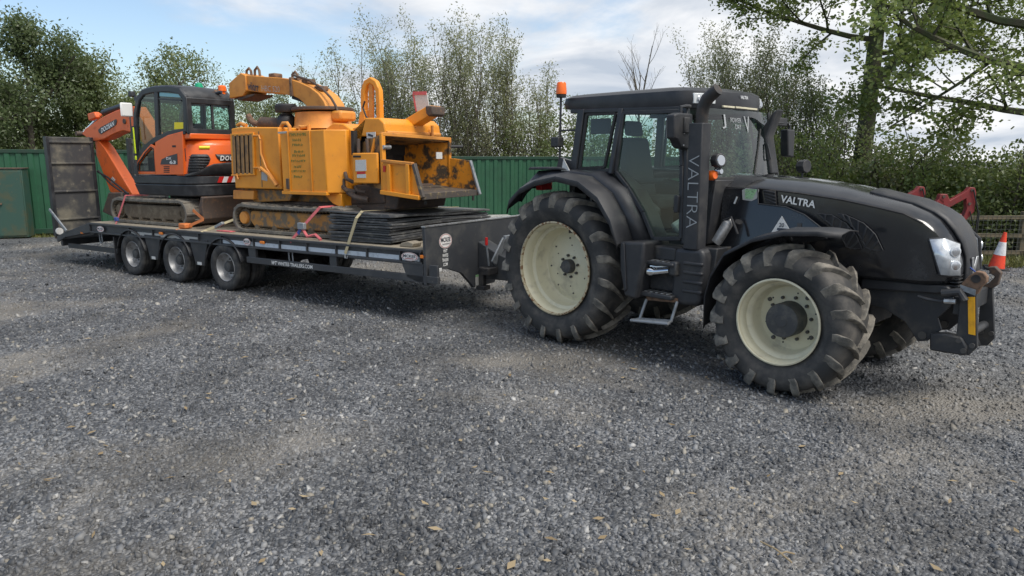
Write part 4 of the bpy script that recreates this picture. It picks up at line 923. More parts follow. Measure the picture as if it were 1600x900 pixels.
m = MB(); m.tube([(a[0]-.01, -1.03, a[1]+.05), (a[0]+.05, -1.03, a[1]+.05), (b[0], -1.03, b[1]+.045)], [.045, .025, .024], 12); m.done('chrome_handle', 'chrome', TR)
m = MB(); m.box(b[0]-.0, b[0]+.09, -1.10, -1.0, b[1]-.05, b[1]+.10); m.done('handle_bracket', 'dark_metal', TR, .02)
sa, sb, sc_, sd_ = S('W', -1.1, 1006, 468), S('W', -1.1, 1054, 472), S('W', -1.12, 993, 498), S('W', -1.12, 1047, 502)
m = MB(); m.tube([(sa[0], -1.05, sa[1]), (sc_[0]+.04, -1.10, sc_[1]), (sc_[0], -1.20, sc_[1]-.005), (sd_[0]+.03, -1.20, sd_[1]-.01), (sd_[0], -1.10, sd_[1]), (sb[0], -1.05, sb[1])], .016, 8); ls = m.done('lower_step', 'galv', TR)
for k in range(5):
    t = -1.19+k*.024; m = MB(); m.bar((sc_[0]+.02, t, sc_[1]), (sd_[0]+.01, t, sd_[1]), .008, .025); m.done('tread_bar', 'galv', ls)
m = MB(); m.bar((sa[0], -1.04, sa[1]+.01), (sb[0], -1.04, sb[1]+.01), .03, .045); m.done('step_hanger', 'rust', ls)
# exhaust with its heat shield
m = MB(); EX, EY = 1.775, -.95
prf = [(-.088, -.06), (-.075, -.09), (0, -.10), (.075, -.09), (.088, -.06), (.088, .05), (-.088, .05)]
m.loft([[(EX-.012+x*1.08, EY+y, 1.275) for x, y in prf], [(EX-.005+x, EY+y, 1.9) for x, y in prf], [(EX-.012+x, EY+y, 2.52) for x, y in prf]]); ES = m.done('exhaust_shield', 'black_plastic', TR, .008, smooth=50)
m = MB(); m.tube([(1.775, EY, 2.50), (1.775, EY, 2.60), (1.79, EY-.005, 2.68), (1.83, EY-.01, 2.75), (1.89, EY-.012, 2.80), (1.945, EY-.014, 2.835)], [.062, .062, .062, .064, .062, .058], 18); m.done('exhaust_tip', 'exhaust_black', ES)
text('exhaust_lettering', 'VALTRA', 'faint_mark', ES, (EX+.0, EY-.104, 1.85), (0.01, 0, -1), (1, 0, 0), .12, width=.72, bold=-.02, ext=.002)
m = MB(); a, b = S('W', -.75, 1113, 382), S('W', -.72, 1138, 346); m.tube([(a[0]+.03, -.74, a[1]+.02), (a[0]+.05, -.73, a[1]+.05), (b[0]-.02, -.69, b[1]-.02), (b[0], -.66, b[1]+.01)], [.05, .055, .055, .04], 14); m.done('exhaust_elbow', 'rim_silver', TR)
m = MB(); q = SS('W', -.75, [(1128, 345), (1140, 340), (1146, 355), (1150, 366)]); m.tube([(a_, -.72, b_) for a_, b_ in q], .014, 8); m.done('hose', 'hose', TR)
m = MB(); q = SS('W', -.85, [(1104, 388), (1125, 388), (1118, 440), (1104, 465)]); m.prism(q, -.9, -.5); m.done('mesh_guard', 'dark_metal', TR, .01)
# air intake pipe on the far side
q = SS('W', .62, [(1188, 272), (1212, 272), (1204, 215), (1221, 170), (1213, 176), (1183, 220)])
m = MB(); m.prism([(a_, b_) for a_, b_ in q], .53, .70); IN = m.done('air_intake', 'black_plastic', TR, .03, seg=3)
q = SS('W', .52, [(1191, 225), (1199, 225), (1204, 248), (1196, 250)]); m = MB(); m.ribbon(q, .012, .515, .53, closed=True); m.done('intake_trim', 'black_plastic', IN)
# mirrors
def mirror(sg):
    if sg < 0:
        q = SSX('W', 1.55, [(1050, 179), (1058, 176), (1079, 178), (1079, 225), (1072, 234), (1060, 231), (1055, 219), (1050, 216)]); y0 = q[0][0]
    else:
        q = SSX('W', 1.50, [(1222, 202), (1233, 203), (1231, 246), (1222, 244)])
    m = MB(); m.prism(q, 1.48, 1.58, 'x'); M_ = m.done('mirror', 'black_plastic', TR, .018, seg=3)
    m = MB(); m.prism([((y-np.mean([p[0] for p in q]))*.88+np.mean([p[0] for p in q]), (z-np.mean([p[1] for p in q]))*.88+np.mean([p[1] for p in q])) for y, z in q], 1.474, 1.479, 'x'); m.done('mirror_glass', 'chrome', M_)
    ym = float(np.mean([p[0] for p in q])); zt = max(p[1] for p in q)
    if sg < 0:
        m = MB(); m.tube([(1.52, -.78, 2.70), (1.54, ym*.9, zt+.07), (1.54, ym, zt+.06), (1.54, ym, zt-.08)], .02, 8); m.done('mirror_arm', 'black_plastic', M_)
        for z in (.12, .45, .82):
            m = MB(); m.lathe([(.010, 0), (.008, .006), (0, .007)], (1.58, ym+.02, min(p[1] for p in q)+z*(zt-min(p[1] for p in q))), 'x', 8); m.done('screw', 'alu', M_)
        m = MB(); m.box(1.575, 1.60, ym+.0, ym+.10, zt-.20, zt-.04); m.done('mirror_joint', 'black_plastic', M_, .012)
    else:
        m = MB(); m.tube([(1.56, .78, 2.58), (1.54, ym*.95, 2.60), (1.53, ym+.02, 2.56), (1.53, ym+.02, 2.30)], .018, 8); m.done('mirror_arm', 'black_plastic', M_)
        m = MB(); m.box(1.50, 1.56, .78, ym*.93, 2.56, 2.66); m.done('mirror_bracket', 'black_plastic', M_, .012)
mirror(-1); mirror(1)
# handrails and small lamps
m = MB(); q = SS('W', .74, [(1166, 178), (1176, 245), (1180, 275)]); m.tube([(a_, .80, b_) for a_, b_ in q], .016, 8); m.done('handrail', 'black_satin', TR)
m = MB(); q = SS('W', .95, [(1166, 187), (1205, 187)]); m.bar((q[0][0]-.1, .8, q[0][1]), (q[1][0]+.05, 1.0, q[1][1]), .03, .07); m.done('grab_bar', 'black_plastic', TR, .01)
q = S('W', -.80, 1121, 251); m = MB(); c = Vector((q[0], -.80, q[1])); dv = Vector((.95, -.22, .05)).normalized()
m.tube([c-dv*.07, c-dv*.03, c+dv*.05], [.03, .072, .078], 8); L_ = m.done('work_light', 'black_plastic', TR, .01)
m = MB(); m.tube([c+dv*.05, c+dv*.056], [.055, .05], 14); m.done('lens', 'lamp_bowl', L_)
m = MB(); m.tube([c+Vector((-.03, .03, -.07)), c+Vector((-.05, .04, -.20)), (1.78, -.74, q[1]-.32)], .014, 8); m.done('lamp_stem', 'black_satin', L_)
q = S('W', -.82, 1112, 274); c = Vector((q[0]+.01, -.82, q[1])); m = MB(); m.tube([c-dv*.05, c+dv*.01, c+dv*.04], [.05, .052, .035], 12); m.done('indicator', 'orange_lens', TR)
q = S('W', -.80, 1121, 268); c = Vector((q[0]+.01, -.78, q[1])); m = MB(); m.tube([c-dv*.05, c+dv*.01, c+dv*.03], [.03, .036, .024], 12); m.done('indicator', 'lamp_bowl', TR)
q = S('W', .45, 1252, 260); m = MB(); c = Vector((q[0], .5, q[1])); m.tube([c-dv*.05, c+dv*.05], [.07, .075], 8); m.tube([c+Vector((0, 0, -.06)), c+Vector((-.02, 0, -.22))], .012, 6); m.done('work_light', 'black_plastic', TR, .01)
# beacon and rear lamp on their post
bx_, bz_ = S('W', -.86, 876, 150); bz0 = S('W', -.86, 874, 252)[1]
m = MB(); m.tube([(bx_-.0, -.86, bz0-.1), (bx_, -.86, bz0+.3), (bx_+.005, -.86, bz_)], .014, 8); PO = m.done('beacon_post', 'black_satin', TR)
m = MB(); m.bar((bx_, -.86, bz0+.36), (.0, -.80, bz0+.36), .02, .02); m.done('post_stay', 'black_satin', PO); m = MB(); m.bar((bx_, -.86, bz0-.02), (.03, -.80, bz0-.08), .10, .14); m.done('post_bracket', 'black_satin', PO)
m = MB(); m.lathe([(.052, -.02), (.058, .0), (.058, .015), (.05, .02)], (bx_+.01, -.86, bz_), 'z', 18); BC = m.done('beacon_base', 'rubber', TR)
m = MB(); m.lathe([(.062, .02), (.064, .05), (.055, .14), (.046, .156), (0, .158)], (bx_+.01, -.86, bz_), 'z', 20); m.done('beacon_lens', 'orange_lens', BC)
q = S('W', -.86, 871, 222); m = MB(); m.box(q[0]-.06, q[0]+.07, -.92, -.82, q[1]-.06, q[1]+.06); m.done('rear_lamp', 'black_plastic', TR, .015)
# front mudguards
for sg in (-1, 1):
    P = [(1.95, .52), (1.965, .85), (2.04, 1.06), (2.20, 1.295), (2.48, 1.45), (2.78, 1.535), (3.07, 1.555), (3.25, 1.54)]
    wds = [(.70, 1.02), (.68, 1.06), (.66, 1.10), (.64, 1.14), (.63, 1.15), (.63, 1.15), (.63, 1.13), (.66, 1.05)]
    rg = [[(x, sg*b, z-.035), (x+.008, sg*(b-.01), z), (x, sg*(a+b)/2, z+.022), (x, sg*a, z)] for (x, z), (a, b) in zip(P, wds)]
    m = MB().loft(rg, False, False); FG = m.done('front_mudguard', 'black_plastic', TR, smooth=45, solid=.014)
    m = MB(); m.tube([(2.6, sg*.45, 1.30), (2.6, sg*.62, 1.42), (2.6, sg*.85, 1.50)], .022, 8); m.done('mudguard_stay', 'dark_metal', FG)
# --- front linkage
def linkage():
    for sg in (-1, 1):
        q = [(3.18, 1.06), (3.95, 1.06), (4.0, .98), (3.86, .80), (3.90, .70), (3.80, .58), (3.72, .56), (3.60, .72), (3.40, .82), (3.18, .84)]
        m = MB(); m.prism(q, sg*.30, sg*.33); pl_ = m.done('side_plate', 'dark_metal', TR, .006)
        m = MB(); m.lathe([(.035, -.345 if sg < 0 else .345), (.035, -.28 if sg < 0 else .28)], (3.755, 0, .625), 'y', 14); m.done('pivot_bolt', 'bolt', pl_)
    Yn, Yf = -.40, .40
    for Y, plate, arm_, hook, rf in ((Yn, [(1502, 452), (1527, 460), (1528, 542), (1514, 555), (1497, 548), (1495, 524)], [(1455, 520), (1480, 520), (1505, 526), (1513, 540), (1511, 555), (1455, 546)], [(1503, 452), (1504, 442), (1516, 430), (1527, 423), (1538, 425), (1544, 433), (1543, 441), (1534, 449), (1528, 460)], True),
                                     (Yf, [(1534, 447), (1552, 449), (1555, 528), (1543, 540), (1527, 538)], [(1490, 525), (1520, 520), (1530, 528), (1535, 540), (1490, 540)], [(1534, 448), (1548, 440), (1556, 432), (1548, 426), (1545, 417), (1556, 416), (1566, 426), (1560, 445), (1552, 450)], False)):
        q = SS('W', Y, plate); m = MB(); m.prism(q, Y-.02, Y+.02); U = m.done('linkage_upright', 'dark_metal', TR, .006)
        q = SS('W', Y, hook); m = MB(); m.prism(q, Y-.035, Y+.035); m.done('coupling_hook', 'rust' if rf else 'rust_dark', U, .008)
        if rf:
            q = S('W', Y, 1527, 435); m = MB(); m.lathe([(.035, -.042), (.035, .042)], (q[0], Y, q[1]), 'y', 14); m.done('hook_hole', 'under_dark', U)
            q = SS('W', Y-.03, [(1512, 464), (1523, 464), (1523.5, 524), (1513, 522)]); m = MB(); m.prism(q, Y-.028, Y-.022); m.done('reflector', 'yellow_refl', U)
            q = SS('W', Y, [(1503, 444), (1527, 452), (1526, 461), (1503, 452)]); m = MB(); m.prism(q, Y-.045, Y-.036); m.done('hook_plate', 'galv', U)
        q = SS('W', Y, arm_); m = MB(); m.prism(q, Y-.05 if rf else Y-.04, Y+.06); A_ = m.done('lower_arm', 'dark_metal', TR, .015)
        for pp in (((1498, 532), (1505, 548), (1519, 540)) if rf else ((1549, 521), (1533, 518))):
            q = S('W', Y-.05, *pp); m = MB(); m.lathe([(.022, -.062), (.022, -.05)], (q[0], Y, q[1]), 'y', 12); m.done('pin', 'bolt', A_)
        m = MB(); m.lathe([(.055, 0), (.055, .30), (.035, .30), (.035, .42)], (0, 0, 0), 'z', 16); c = m.done('lift_cylinder', 'black_satin', TR)
        c.matrix_local = Matrix.Translation(Vector((4.02-1.4, Y*.75+.05, .66))) @ Matrix.Rotation(-.20, 4, 'Y')
    m = MB(); m.tube([(4.06, -.40, .66), (4.06, .40, .66)], .04, 12); m.done('cross_shaft', 'dark_metal', TR)
    m = MB(); m.box(3.98, 4.06, -.38, .38, .86, 1.02); m.done('linkage_beam', 'dark_metal', TR, .01)
    q = SS('W', -.46, [(1434, 463), (1450, 468), (1470, 471), (1490, 466)]); m = MB(); m.tube([(a_, -.46, b_) for a_, b_ in q], .014, 8); m.done('hydraulic_hose', 'dark_metal', TR)
    q = SS('W', -.46, [(1472, 458), (1500, 456), (1507, 470)]); m = MB(); m.tube([(a_, -.46, b_) for a_, b_ in q], .035, 10); m.done('hydraulic_coupler', 'dark_metal', TR)
    q = SS('W', -.46, [(1476, 470), (1494, 471)]); m = MB(); m.tube([(a_, -.47, b_) for a_, b_ in q], .022, 10); m.done('hydraulic_coupler', 'alu', TR)
    q = SS('W', -.1, [(1512, 415), (1528, 428)]); m = MB(); m.tube([(a_, -.1, b_) for a_, b_ in q], .008, 6); m.done('release_cord', 'strap_blue', TR)
linkage()
# rear hitch
m = MB(); m.box(-.75, -.3, -.2, .2, .42, .8); m.done('rear_hitch', 'under_dark', TR, .02)
for sg in (-1, 1):
    m = MB(); m.bar((-.2, sg*.35, .75), (-.95, sg*.42, .62), .05, .10); m.done('rear_lift_arm', 'dark_metal', TR, .015)

# ------------------------------------------------------------------ trailer
TL = thing('low_loader_trailer', 'dark grey three axle low loader trailer carrying the machines', 'trailer', (-7, 0, 0), 'R')
YS = -1.275
zg = lambda x: -TIL*(x+7)      # ground level in the tilted trailer frame
DK = .945                      # deck top
XF, XB, XE = -2.12, -10.6, -11.95
nw = 12; pw = 2.5/nw
for k in range(nw):
    y0 = -1.25+k*pw+.004; m = MB(); m.box(XB, XF-.02, y0, y0+pw-.008, DK-.045, DK-.004*((k*7) % 3)); m.done('deck_plank', 'deck_wood', TL, .006)
m = MB(); m.prism([(XB, DK-.05), (XE, .56), (XE, .52), (XB, DK-.25)], -1.2, 1.2); m.done('beavertail', 'trailer_grey', TL, .008)
# side rails with ribs and reflective strips
for sg in (-1, 1):
    y = sg*1.275
    def yb(d0, d1): return sorted((y-sg*d0, y-sg*d1))
    a = yb(0, .05); m = MB(); m.box(XB, XF-.03, *a, DK-.045, DK-.012); m.box(XB, XF-.03, *a, DK-.205, DK-.175); m.box(XB+.01, XF-.04, *yb(.035, .05), DK-.18, DK-.04); SR = m.done('side_rail', 'trailer_grey', TL, .004, kind='stuff')
    m = MB(); m.prism([(XB, DK-.012), (XB, DK-.20), (-11.6, .60), (XE, .48), (XE, .60), (-11.6, .70)], y, y-sg*.04); m.done('tail_rail', 'trailer_grey', TL, .006)
    ribs = [S('R', YS, px, 385)[0] for px in (203, 239, 310, 345, 395, 435.5, 478, 523.5, 571.5, 623.5)]+[XF-.06]
    for x in ribs:
        m = MB(); m.box(x-.008, x+.008, *yb(.002, .034), DK-.176, DK-.044); m.done('rail_rib', 'trailer_grey', SR)
    for i in range(3, len(ribs)-1):
        m = MB(); m.box(ribs[i]+.018, ribs[i+1]-.018, *yb(.031, .034), DK-.168, DK-.105); m.done('reflective_strip', 'reflective', SR)
    for i in range(2):
        m = MB(); m.box(ribs[i]+.03, ribs[i+1]-.03, *yb(.031, .034), DK-.168, DK-.11); m.done('reflective_strip', 'label_grey', SR)
    for px in (409, 660, 127, 250):
        x, z = S('R', YS, px, 385 if px > 300 else 360); z = DK-.095 if px > 200 else .72
        m = MB(); m.box(x-.05, x+.05, *yb(.0, .03), z-.022, z+.022); m.done('marker_light', 'amber', SR, .006)
def oval(cx, cz, a, b, place, parent, big):
    th = np.linspace(0, 2*pi, 28, endpoint=False)
    for k, (s, mt, e) in enumerate(((1, 'oval_white', .001), (.94, 'oval_red', .002), (.86, 'oval_white', .003))):
        m = MB(); P = [(cx+a*s*cos(t), cz+b*s*sin(t)) for t in th]
        m.add([place(u, v, e) for u, v in P], [list(range(28))]); m.done('oval_sign', mt, parent, smooth=0)
plR = lambda u, v, e: (u, YS-.001-e, v)
for px, py, a in ((640, 401, .145), (386, 380, .09), (157, 358, .13)):
    x, z = S('R', YS, px, py); z = DK-.108 if px > 200 else z
    oval(x, z, a, .058, plR, TL, 0)
    text('oval_print', 'MCKEE', 'print_dark', TL, (x, YS-.006, z+.008), (1, 0, 0), (0, 0, 1), .038, width=a*1.5, bold=.02, ext=.001)
    m = MB(); m.box(x-a*.5, x+a*.5, YS-.007, YS-.005, z-.030, z-.020); m.done('oval_underline', 'oval_red', TL)
# side guard
for sg in (-1, 1):
    y = sg*1.27
    x0, z0 = S('R', YS, 385, 409.5); x1, z1 = S('R', YS, 684, 442)
    m = MB(); m.box(x0, x1, min(y, y-sg*.05), max(y, y-sg*.05), .505, .60); SGD = m.done('side_guard', 'trailer_grey', TL, .006)
    for px in (520, 676):
        x = S('R', YS, px, 430)[0]; m = MB(); m.box(x-.07, x+.07, min(y-sg*.01, y-sg*.05), max(y-sg*.01, y-sg*.05), .52, DK-.2); m.done('guard_bracket', 'trailer_grey', SGD, .004)
    x = S('R', YS, 388, 400)[0]; m = MB(); m.prism([(x, .52), (x+.16, .52), (x+.16, DK-.2), (x-.02, DK-.2)], y-sg*.01, y-sg*.06); m.done('guard_bracket', 'trailer_grey', SGD, .004)
    if sg < 0:
        c = S('R', YS, 461, 418.5); text('side_lettering', 'WHITES TRAILERS.COM', 'white_paint', SGD, (c[0], YS-.001, .552), (1, 0, 0), (0, 0, 1), .055, width=.78, bold=.015)
        c = S('R', YS, 430, 414.5); text('side_lettering', 'WT', 'white_paint', SGD, (c[0]-.02, YS-.001, .553), (1, 0, 0), (0, 0, 1), .06, width=.13, bold=.03, shear=.3)
# lashing rings
for px, py in ((454, 404), (648, 425), (157, 373), (241, 382), (312, 390)):
    x, z = S('R', -1.2, px, py)
    m = MB(); P = [(x+.045*cos(t), -1.19, z+.02+(.06 if sin(t) > 0 else -.06)+.045*sin(t)) for t in np.linspace(0, 2*pi, 15)]; m.tube(P, .012, 6, False); m.done('lashing_ring', 'galv', TL)
# chassis beams, cross members
for y in (-.5, .5):
    m = MB(); m.box(XB-.2, XF-.3, y-.06, y+.06, .60, .88); m.done('chassis_beam', 'trailer_grey', TL, .008)
for k in range(12):
    x = XB+.4+k*.7; m = MB(); m.box(x-.03, x+.03, -1.2, 1.2, .80, .885); m.done('cross_member', 'trailer_grey', TL)
# wheels, mudguards
def road_wheel():
    H = holder('wheel', TL, (0, 0, 0))
    R0 = .392
    for k, o in enumerate((-.115, .165)):
        hw = .115; prof = [(.245, -hw*.8), (.27, -hw*.95), (.33, -hw*1.05), (.372, -hw*.97), (R0-.004, -hw*.82), (R0, -hw*.6), (R0-.008, -hw*.45), (R0-.008, -hw*.42), (R0, -hw*.4), (R0, -hw*.12), (R0-.008, -hw*.1)]
        prof = prof+[(r, -t) for r, t in prof[::-1]]
        m = MB().lathe([(r, t+o) for r, t in prof], n=40, closed=True); m.done('tyre', 'road_tyre', H, smooth=40)
    o = -.115-.095
    m = MB().lathe([(.236, o+.02), (.240, o+.004), (.234, o-.004), (.226, o+.004), (.222, o+.03), (.205, o+.06), (.195, o+.10), (.178, o+.125), (.15, o+.13), (.0, o+.13)], n=40); m.f = [f for f in m.f if len(f) < 36]; m.done('rim', 'rim_silver', H, smooth=45)
    m = MB().lathe([(.095, o+.13), (.09, o+.05), (.075, o+.03), (0, o+.025)], n=20); m.done('hub', 'hub_dark', H)
    ring_of('wheel_nut', H, 10, .125, o+.13, .013, .025, 'bolt')
    return H
AX = [-6.397, -7.781, -9.165]
rwh = road_wheel(); first = True
for x in AX:
    for sg in (-1, 1):
        loc = (x, sg*1.04, .390+zg(x))
        if first: rwh.location = np.array(loc)-BASE[TL]; first = False; o = rwh
        else: o = clone(rwh, TL, loc)
        if sg > 0: o.rotation_euler = (0, 0, pi)
    m = MB(); m.tube([(x, -.85, .39+zg(x)), (x, .85, .39+zg(x))], .065, 12); m.done('axle', 'under_dark', TL)
    for sg in (-1, 1):
        P = [(x+.475*cos(t), .39+.46*sin(t)) for t in np.linspace(radians(12), radians(168), 15)]
        m = MB().loft([[(a, sg*1.285, b) for a, b in P], [(a, sg*1.275, b+.015) for a, b in P], [(a, sg*.80, b+.015) for a, b in P]], False, False); m.done('mudguard', 'black_plastic', TL, smooth=40, solid=.018)
for x in (-7.09, -8.473):
    q = [(x-.26, .80), (x+.26, .80), (x+.12, .36), (x-.12, .36)]
    for sg in (-1, 1):
        m = MB(); m.prism(q, sg*1.255, sg*1.20); gp = m.done('mudguard_plate', 'black_plastic', TL, .01)
        m = MB(); m.box(x-.06, x+.06, min(sg*1.258, sg*1.262), max(sg*1.258, sg*1.262), .37, .42); m.done('reflector', 'label_white', gp)
for sg in (-1, 1):
    q = SS('R', -1.2, [(176, 371), (194, 372), (193, 412), (178, 411)]); m = MB(); m.box(q[0][0]+.10, q[0][0]+.13, sg*1.0-.25, sg*1.0+.25, .2, .70); m.done('mud_flap', 'black_plastic', TL, .005)
m = MB(); m.box(XE-.02, XE+.06, -1.2, 1.2, .40, .55); m.done('rear_bumper', 'trailer_grey', TL, .01)
m = MB(); m.box(-11.6, -9.75, -1.23, -1.17, .38, .47); m.done('rear_side_bar', 'dark_metal', TL, .006)
q = SX('R', XE, 78, 352); m = MB(); m.lathe([(.07, -.02), (.07, .02)], (XE+.02, -1.22, .70), 'x', 16); m.done('tail_lamp', 'label_white', TL)
# headboard and drawbar neck
hb = [(-1.275, .47), (-1.275, .955), (-1.285, 1.235), (1.285, 1.235), (1.275, .47), (1.04, .46), (1.03, .66), (.82, .64), (.52, .54), (.30, .35), (.26, .30), (-.26, .30), (-.30, .35), (-.52, .54), (-.82, .64), (-1.03, .66), (-1.04, .46)]
m = MB(); m.prism(hb, XF, XF+.05, 'x'); HB_ = m.done('headboard', 'trailer_grey', TL, .006)
m = MB(); m.box(XF-.01, XF+.06, -1.29, 1.29, 1.236, 1.252); m.done('headboard_edge', 'alu', HB_)
for sg in (-1, 1):
    m = MB(); m.prism([(XF-.01, .50), (XF-.16, .52), (XF-.3, .56), (XF-.38, .74), (XF-.01, .75)], sg*1.27, sg*1.20); m.done('corner_gusset', 'trailer_grey', HB_, .004)
plH = lambda u, v, e: (XF+.051+e, u, v)
c = SX('R', XF+.05, 696, 376.5); oval(c[0], c[1], .135, .10, plH, HB_, 1)
text('oval_print', 'MCKEE', 'print_dark', HB_, (XF+.056, c[0], c[1]+.02), (0, 1, 0), (0, 0, 1), .06, width=.20, bold=.02, ext=.001)
text('oval_print', 'ENGINEERING', 'print_dark', HB_, (XF+.056, c[0]+.01, c[1]-.04), (0, 1, 0), (0, 0, 1), .022, width=.16, ext=.001)
for s_, py, hh, ww in (('WT', 392, .045, .09), ('WHITES', 399, .045, .12), ('TRAILERS', 406, .045, .13), ('.COM', 413, .045, .10)):
    c = SX('R', XF+.05, 695.5, py); text('stacked_lettering', s_, 'white_paint', HB_, (XF+.052, c[0], c[1]), (0, 1, 0), (0, 0, 1), hh, width=ww, bold=.02)
c = SX('R', XF+.05, 686, 422); m = MB(); m.box(XF+.051, XF+.06, c[0]-.05, c[0]+.05, c[1]-.025, c[1]+.025); m.done('marker_light', 'label_white', HB_, .005)
c = SX('R', XF+.05, 746, 440); m = MB(); m.box(XF+.051, XF+.055, c[0]-.05, c[0]+.05, c[1]-.07, c[1]+.07); m.done('plate', 'label_grey', HB_)
m = MB(); m.box(XF+.051, XF+.054, c[0]-.045, c[0]+.03, c[1]+.072, c[1]+.10); m.done('plate', 'sticker_green', HB_)
c = SX('R', XF+.05, 753, 403); m = MB(); m.box(XF+.051, XF+.07, c[0]-.03, c[0]+.03, c[1]-.03, c[1]+.03); m.done('valve', 'label_white', HB_, .006)
m = MB(); m.prism([(XF+.05, .42), (XF+.05, .95), (-1.75, .80), (-1.2, .62), (-.55, .60), (-.55, .46), (-1.2, .42)], -.14, .14); m.done('drawbar', 'trailer_grey', TL, .012)
m = MB(); m.lathe([(.05, -.03), (.09, -.03), (.09, .03), (.05, .03)], (-.47, 0, .53), 'z', 18, closed=True); m.done('towing_eye', 'rust_dark', TL)
# parking jack, lever and strut
m = MB(); a = SX('R', -1.85, 754, 432); m.box(-1.9, -1.82, a[0]-.03, a[0]+.05, .33, .62); m.box(-1.93, -1.79, a[0]-.05, a[0]+.10, .30, .36); m.done('parking_jack', 'under_dark', TL, .006)
a, b = SX('R', -1.8, 764, 415), SX('R', -1.8, 760, 383); t_ = SX('R', -1.8, 760, 371)
m = MB(); m.tube([(-1.8, *a), (-1.8, *b)], .014, 8); lv = m.done('lever', 'galv', TL)
m = MB(); m.tube([(-1.8, *b), (-1.8, *t_)], [.022, .02], 10); m.done('lever_grip', 'red_lens', lv)
a, b = SX('R', -1.75, 771, 412), SX('R', -1.75, 784, 374); m = MB(); m.bar((-1.75, *a), (-1.7, *b), .03, .14, (0, 1, 0)); m.done('support_strut', 'galv', TL, .01)
a = SX('R', -1.8, 762, 418); m = MB(); m.box(-1.86, -1.72, a[0]-.10, a[0]+.14, a[1]-.10, a[1]+.0); m.done('hand_brake_box', 'under_dark', TL, .01)
a = SX('R', -1.8, 792, 378); m = MB(); m.box(-1.8, -1.75, a[0]-.10, a[0]+.2, a[1]-.08, a[1]+.10); m.done('hose_bracket', 'galv', TL, .008)
# ramps, standing up at the tail
def ramp(y0, y1, xb):
    zb, zt = .60, 2.60
    m = MB(); m.box(xb-.10, xb-.02, y0, y1, zb, zt); RP = m.done('ramp', 'ramp_dark', TL, .012)
    for z in (.93, 1.50, 2.07, 2.50):
        m = MB(); m.box(xb-.02, xb+.012, y0+.05, y1-.01, z-.02, z+.02); m.done('ramp_bar', 'ramp_dark', RP, .008)
    for y in (y0, y1-.05):
        m = MB(); m.box(xb-.12, xb+.005, y-.006, y+.056, zb-.004, zt+.004); m.done('ramp_side', 'black_satin', RP, .006)
    m = MB(); m.tube([(xb-.06, y0, zb-.03), (xb-.06, y1, zb-.03)], .03, 12); m.done('ramp_hinge', 'rust_dark', RP)
ramp(-1.25, -.33, -12.0); ramp(.44, 1.25, -12.0)
a, b = S('R', -1.29, 78, 327), S('R', -1.29, 105, 361); m = MB(); m.bar((a[0], -1.30, a[1]), (b[0], -1.30, b[1]), .03, .055); m.done('ramp_strut', 'galv', TL, .008)

# ------------------------------------------------------------------ mats, straps
mrs = random.Random(4); z = DK+.012
NM = 13
ORD = ['bottom', 'second', 'third', 'fourth', 'fifth', 'sixth', 'seventh', 'eighth', 'ninth', 'tenth', 'eleventh', 'twelfth', 'top']
for k in range(NM):
    th = .027; gap = mrs.choice((0.003, .006, .012))
    dx0, dy0, rz = mrs.uniform(-.05, .05), mrs.uniform(-.03, .03), mrs.uniform(-.025, .025)
    n = 8; rings = []
    ph = mrs.uniform(0, 6)
    for i in range(n+1):
        y = -1.15+2.3*i/n; dz = .012*sin(ph+i*.9)+(-.012*k/NM*(i/n)*4)
        sag = lambda x: .010*sin(ph*2+x*2.4)
        row = []
        for x, up in ((-3.98, 0), (-3.4, 0), (-2.80, 0), (-2.80, th), (-3.4, th), (-3.98, th)):
            X = x+dx0-rz*y; Y = y+dy0+rz*(x+3.4); row.append((X, Y, z+up+dz+sag(x)))
        rings.append(row)
    T = MB().loft(rings)
    o = T.done('ground_mat', 'mat_grey' if k in (1, 3, 4, 8, 12) else 'mat_black', bevel=.004, smooth=40); o.matrix_world = FR['R']
    props(o, f'black ground protection mat, {ORD[k]} '+('of the stack' if k in (0, NM-1) else 'from the bottom of the stack')+' on the trailer', 'mat', 'black ground mats stacked on the trailer')
    z += th+gap
ZM = z+.01
def strap(name, label, pts, wid, mt, base, side=(1, 0, 0), group='load straps'):
    T = thing(name, label, 'strap', base, 'R', group)
    m = MB()
    for a, b in zip(pts[:-1], pts[1:]): m.bar(a, b, wid, .006, (0, -1, .2))
    m.done('webbing', mt, T); return T
a, b, c = S('R', -1.2, 559, 334), S('R', -1.2, 546, 388), S('R', -1.2, 556, 330)
T = strap('ratchet_strap', 'tan strap hooked over the stack of black mats', [(a[0], 1.05, ZM-.05), (a[0]+.01, -1.12, ZM+.012), (a[0]-.01, -1.22, a[1]-.06), (b[0], -1.285, .80)], .05, 'strap_tan', (b[0], -1.28, .8))
m = MB(); m.tube([(b[0], -1.29, .80), (b[0]+.01, -1.30, .74), (b[0]+.05, -1.30, .74), (b[0]+.06, -1.30, .77)], .008, 6); m.done('hook', 'galv', T)
a, b, c = S('R', -1.06, 500, 325), S('R', -1.15, 474, 353), S('R', -1.22, 455, 378)
T = strap('ratchet_strap', 'red ratchet strap over the near track of the yellow chipper', [(a[0]+.05, -.55, a[1]+.02), (a[0], -1.06, a[1]+.01), (b[0], -1.15, b[1]), (c[0], -1.24, c[1])], .05, 'strap_red', (c[0], -1.2, .95))
m = MB(); m.box(b[0]-.07, b[0]+.07, -1.21, -1.15, b[1]-.05, b[1]+.05); m.done('ratchet', 'galv', T, .01)
m = MB(); m.bar((b[0]-.08, -1.19, b[1]-.12), (b[0]-.02, -1.18, b[1]-.03), .055, .012, (0, -1, .2)); m.done('strap_tail', 'strap_blue', T)
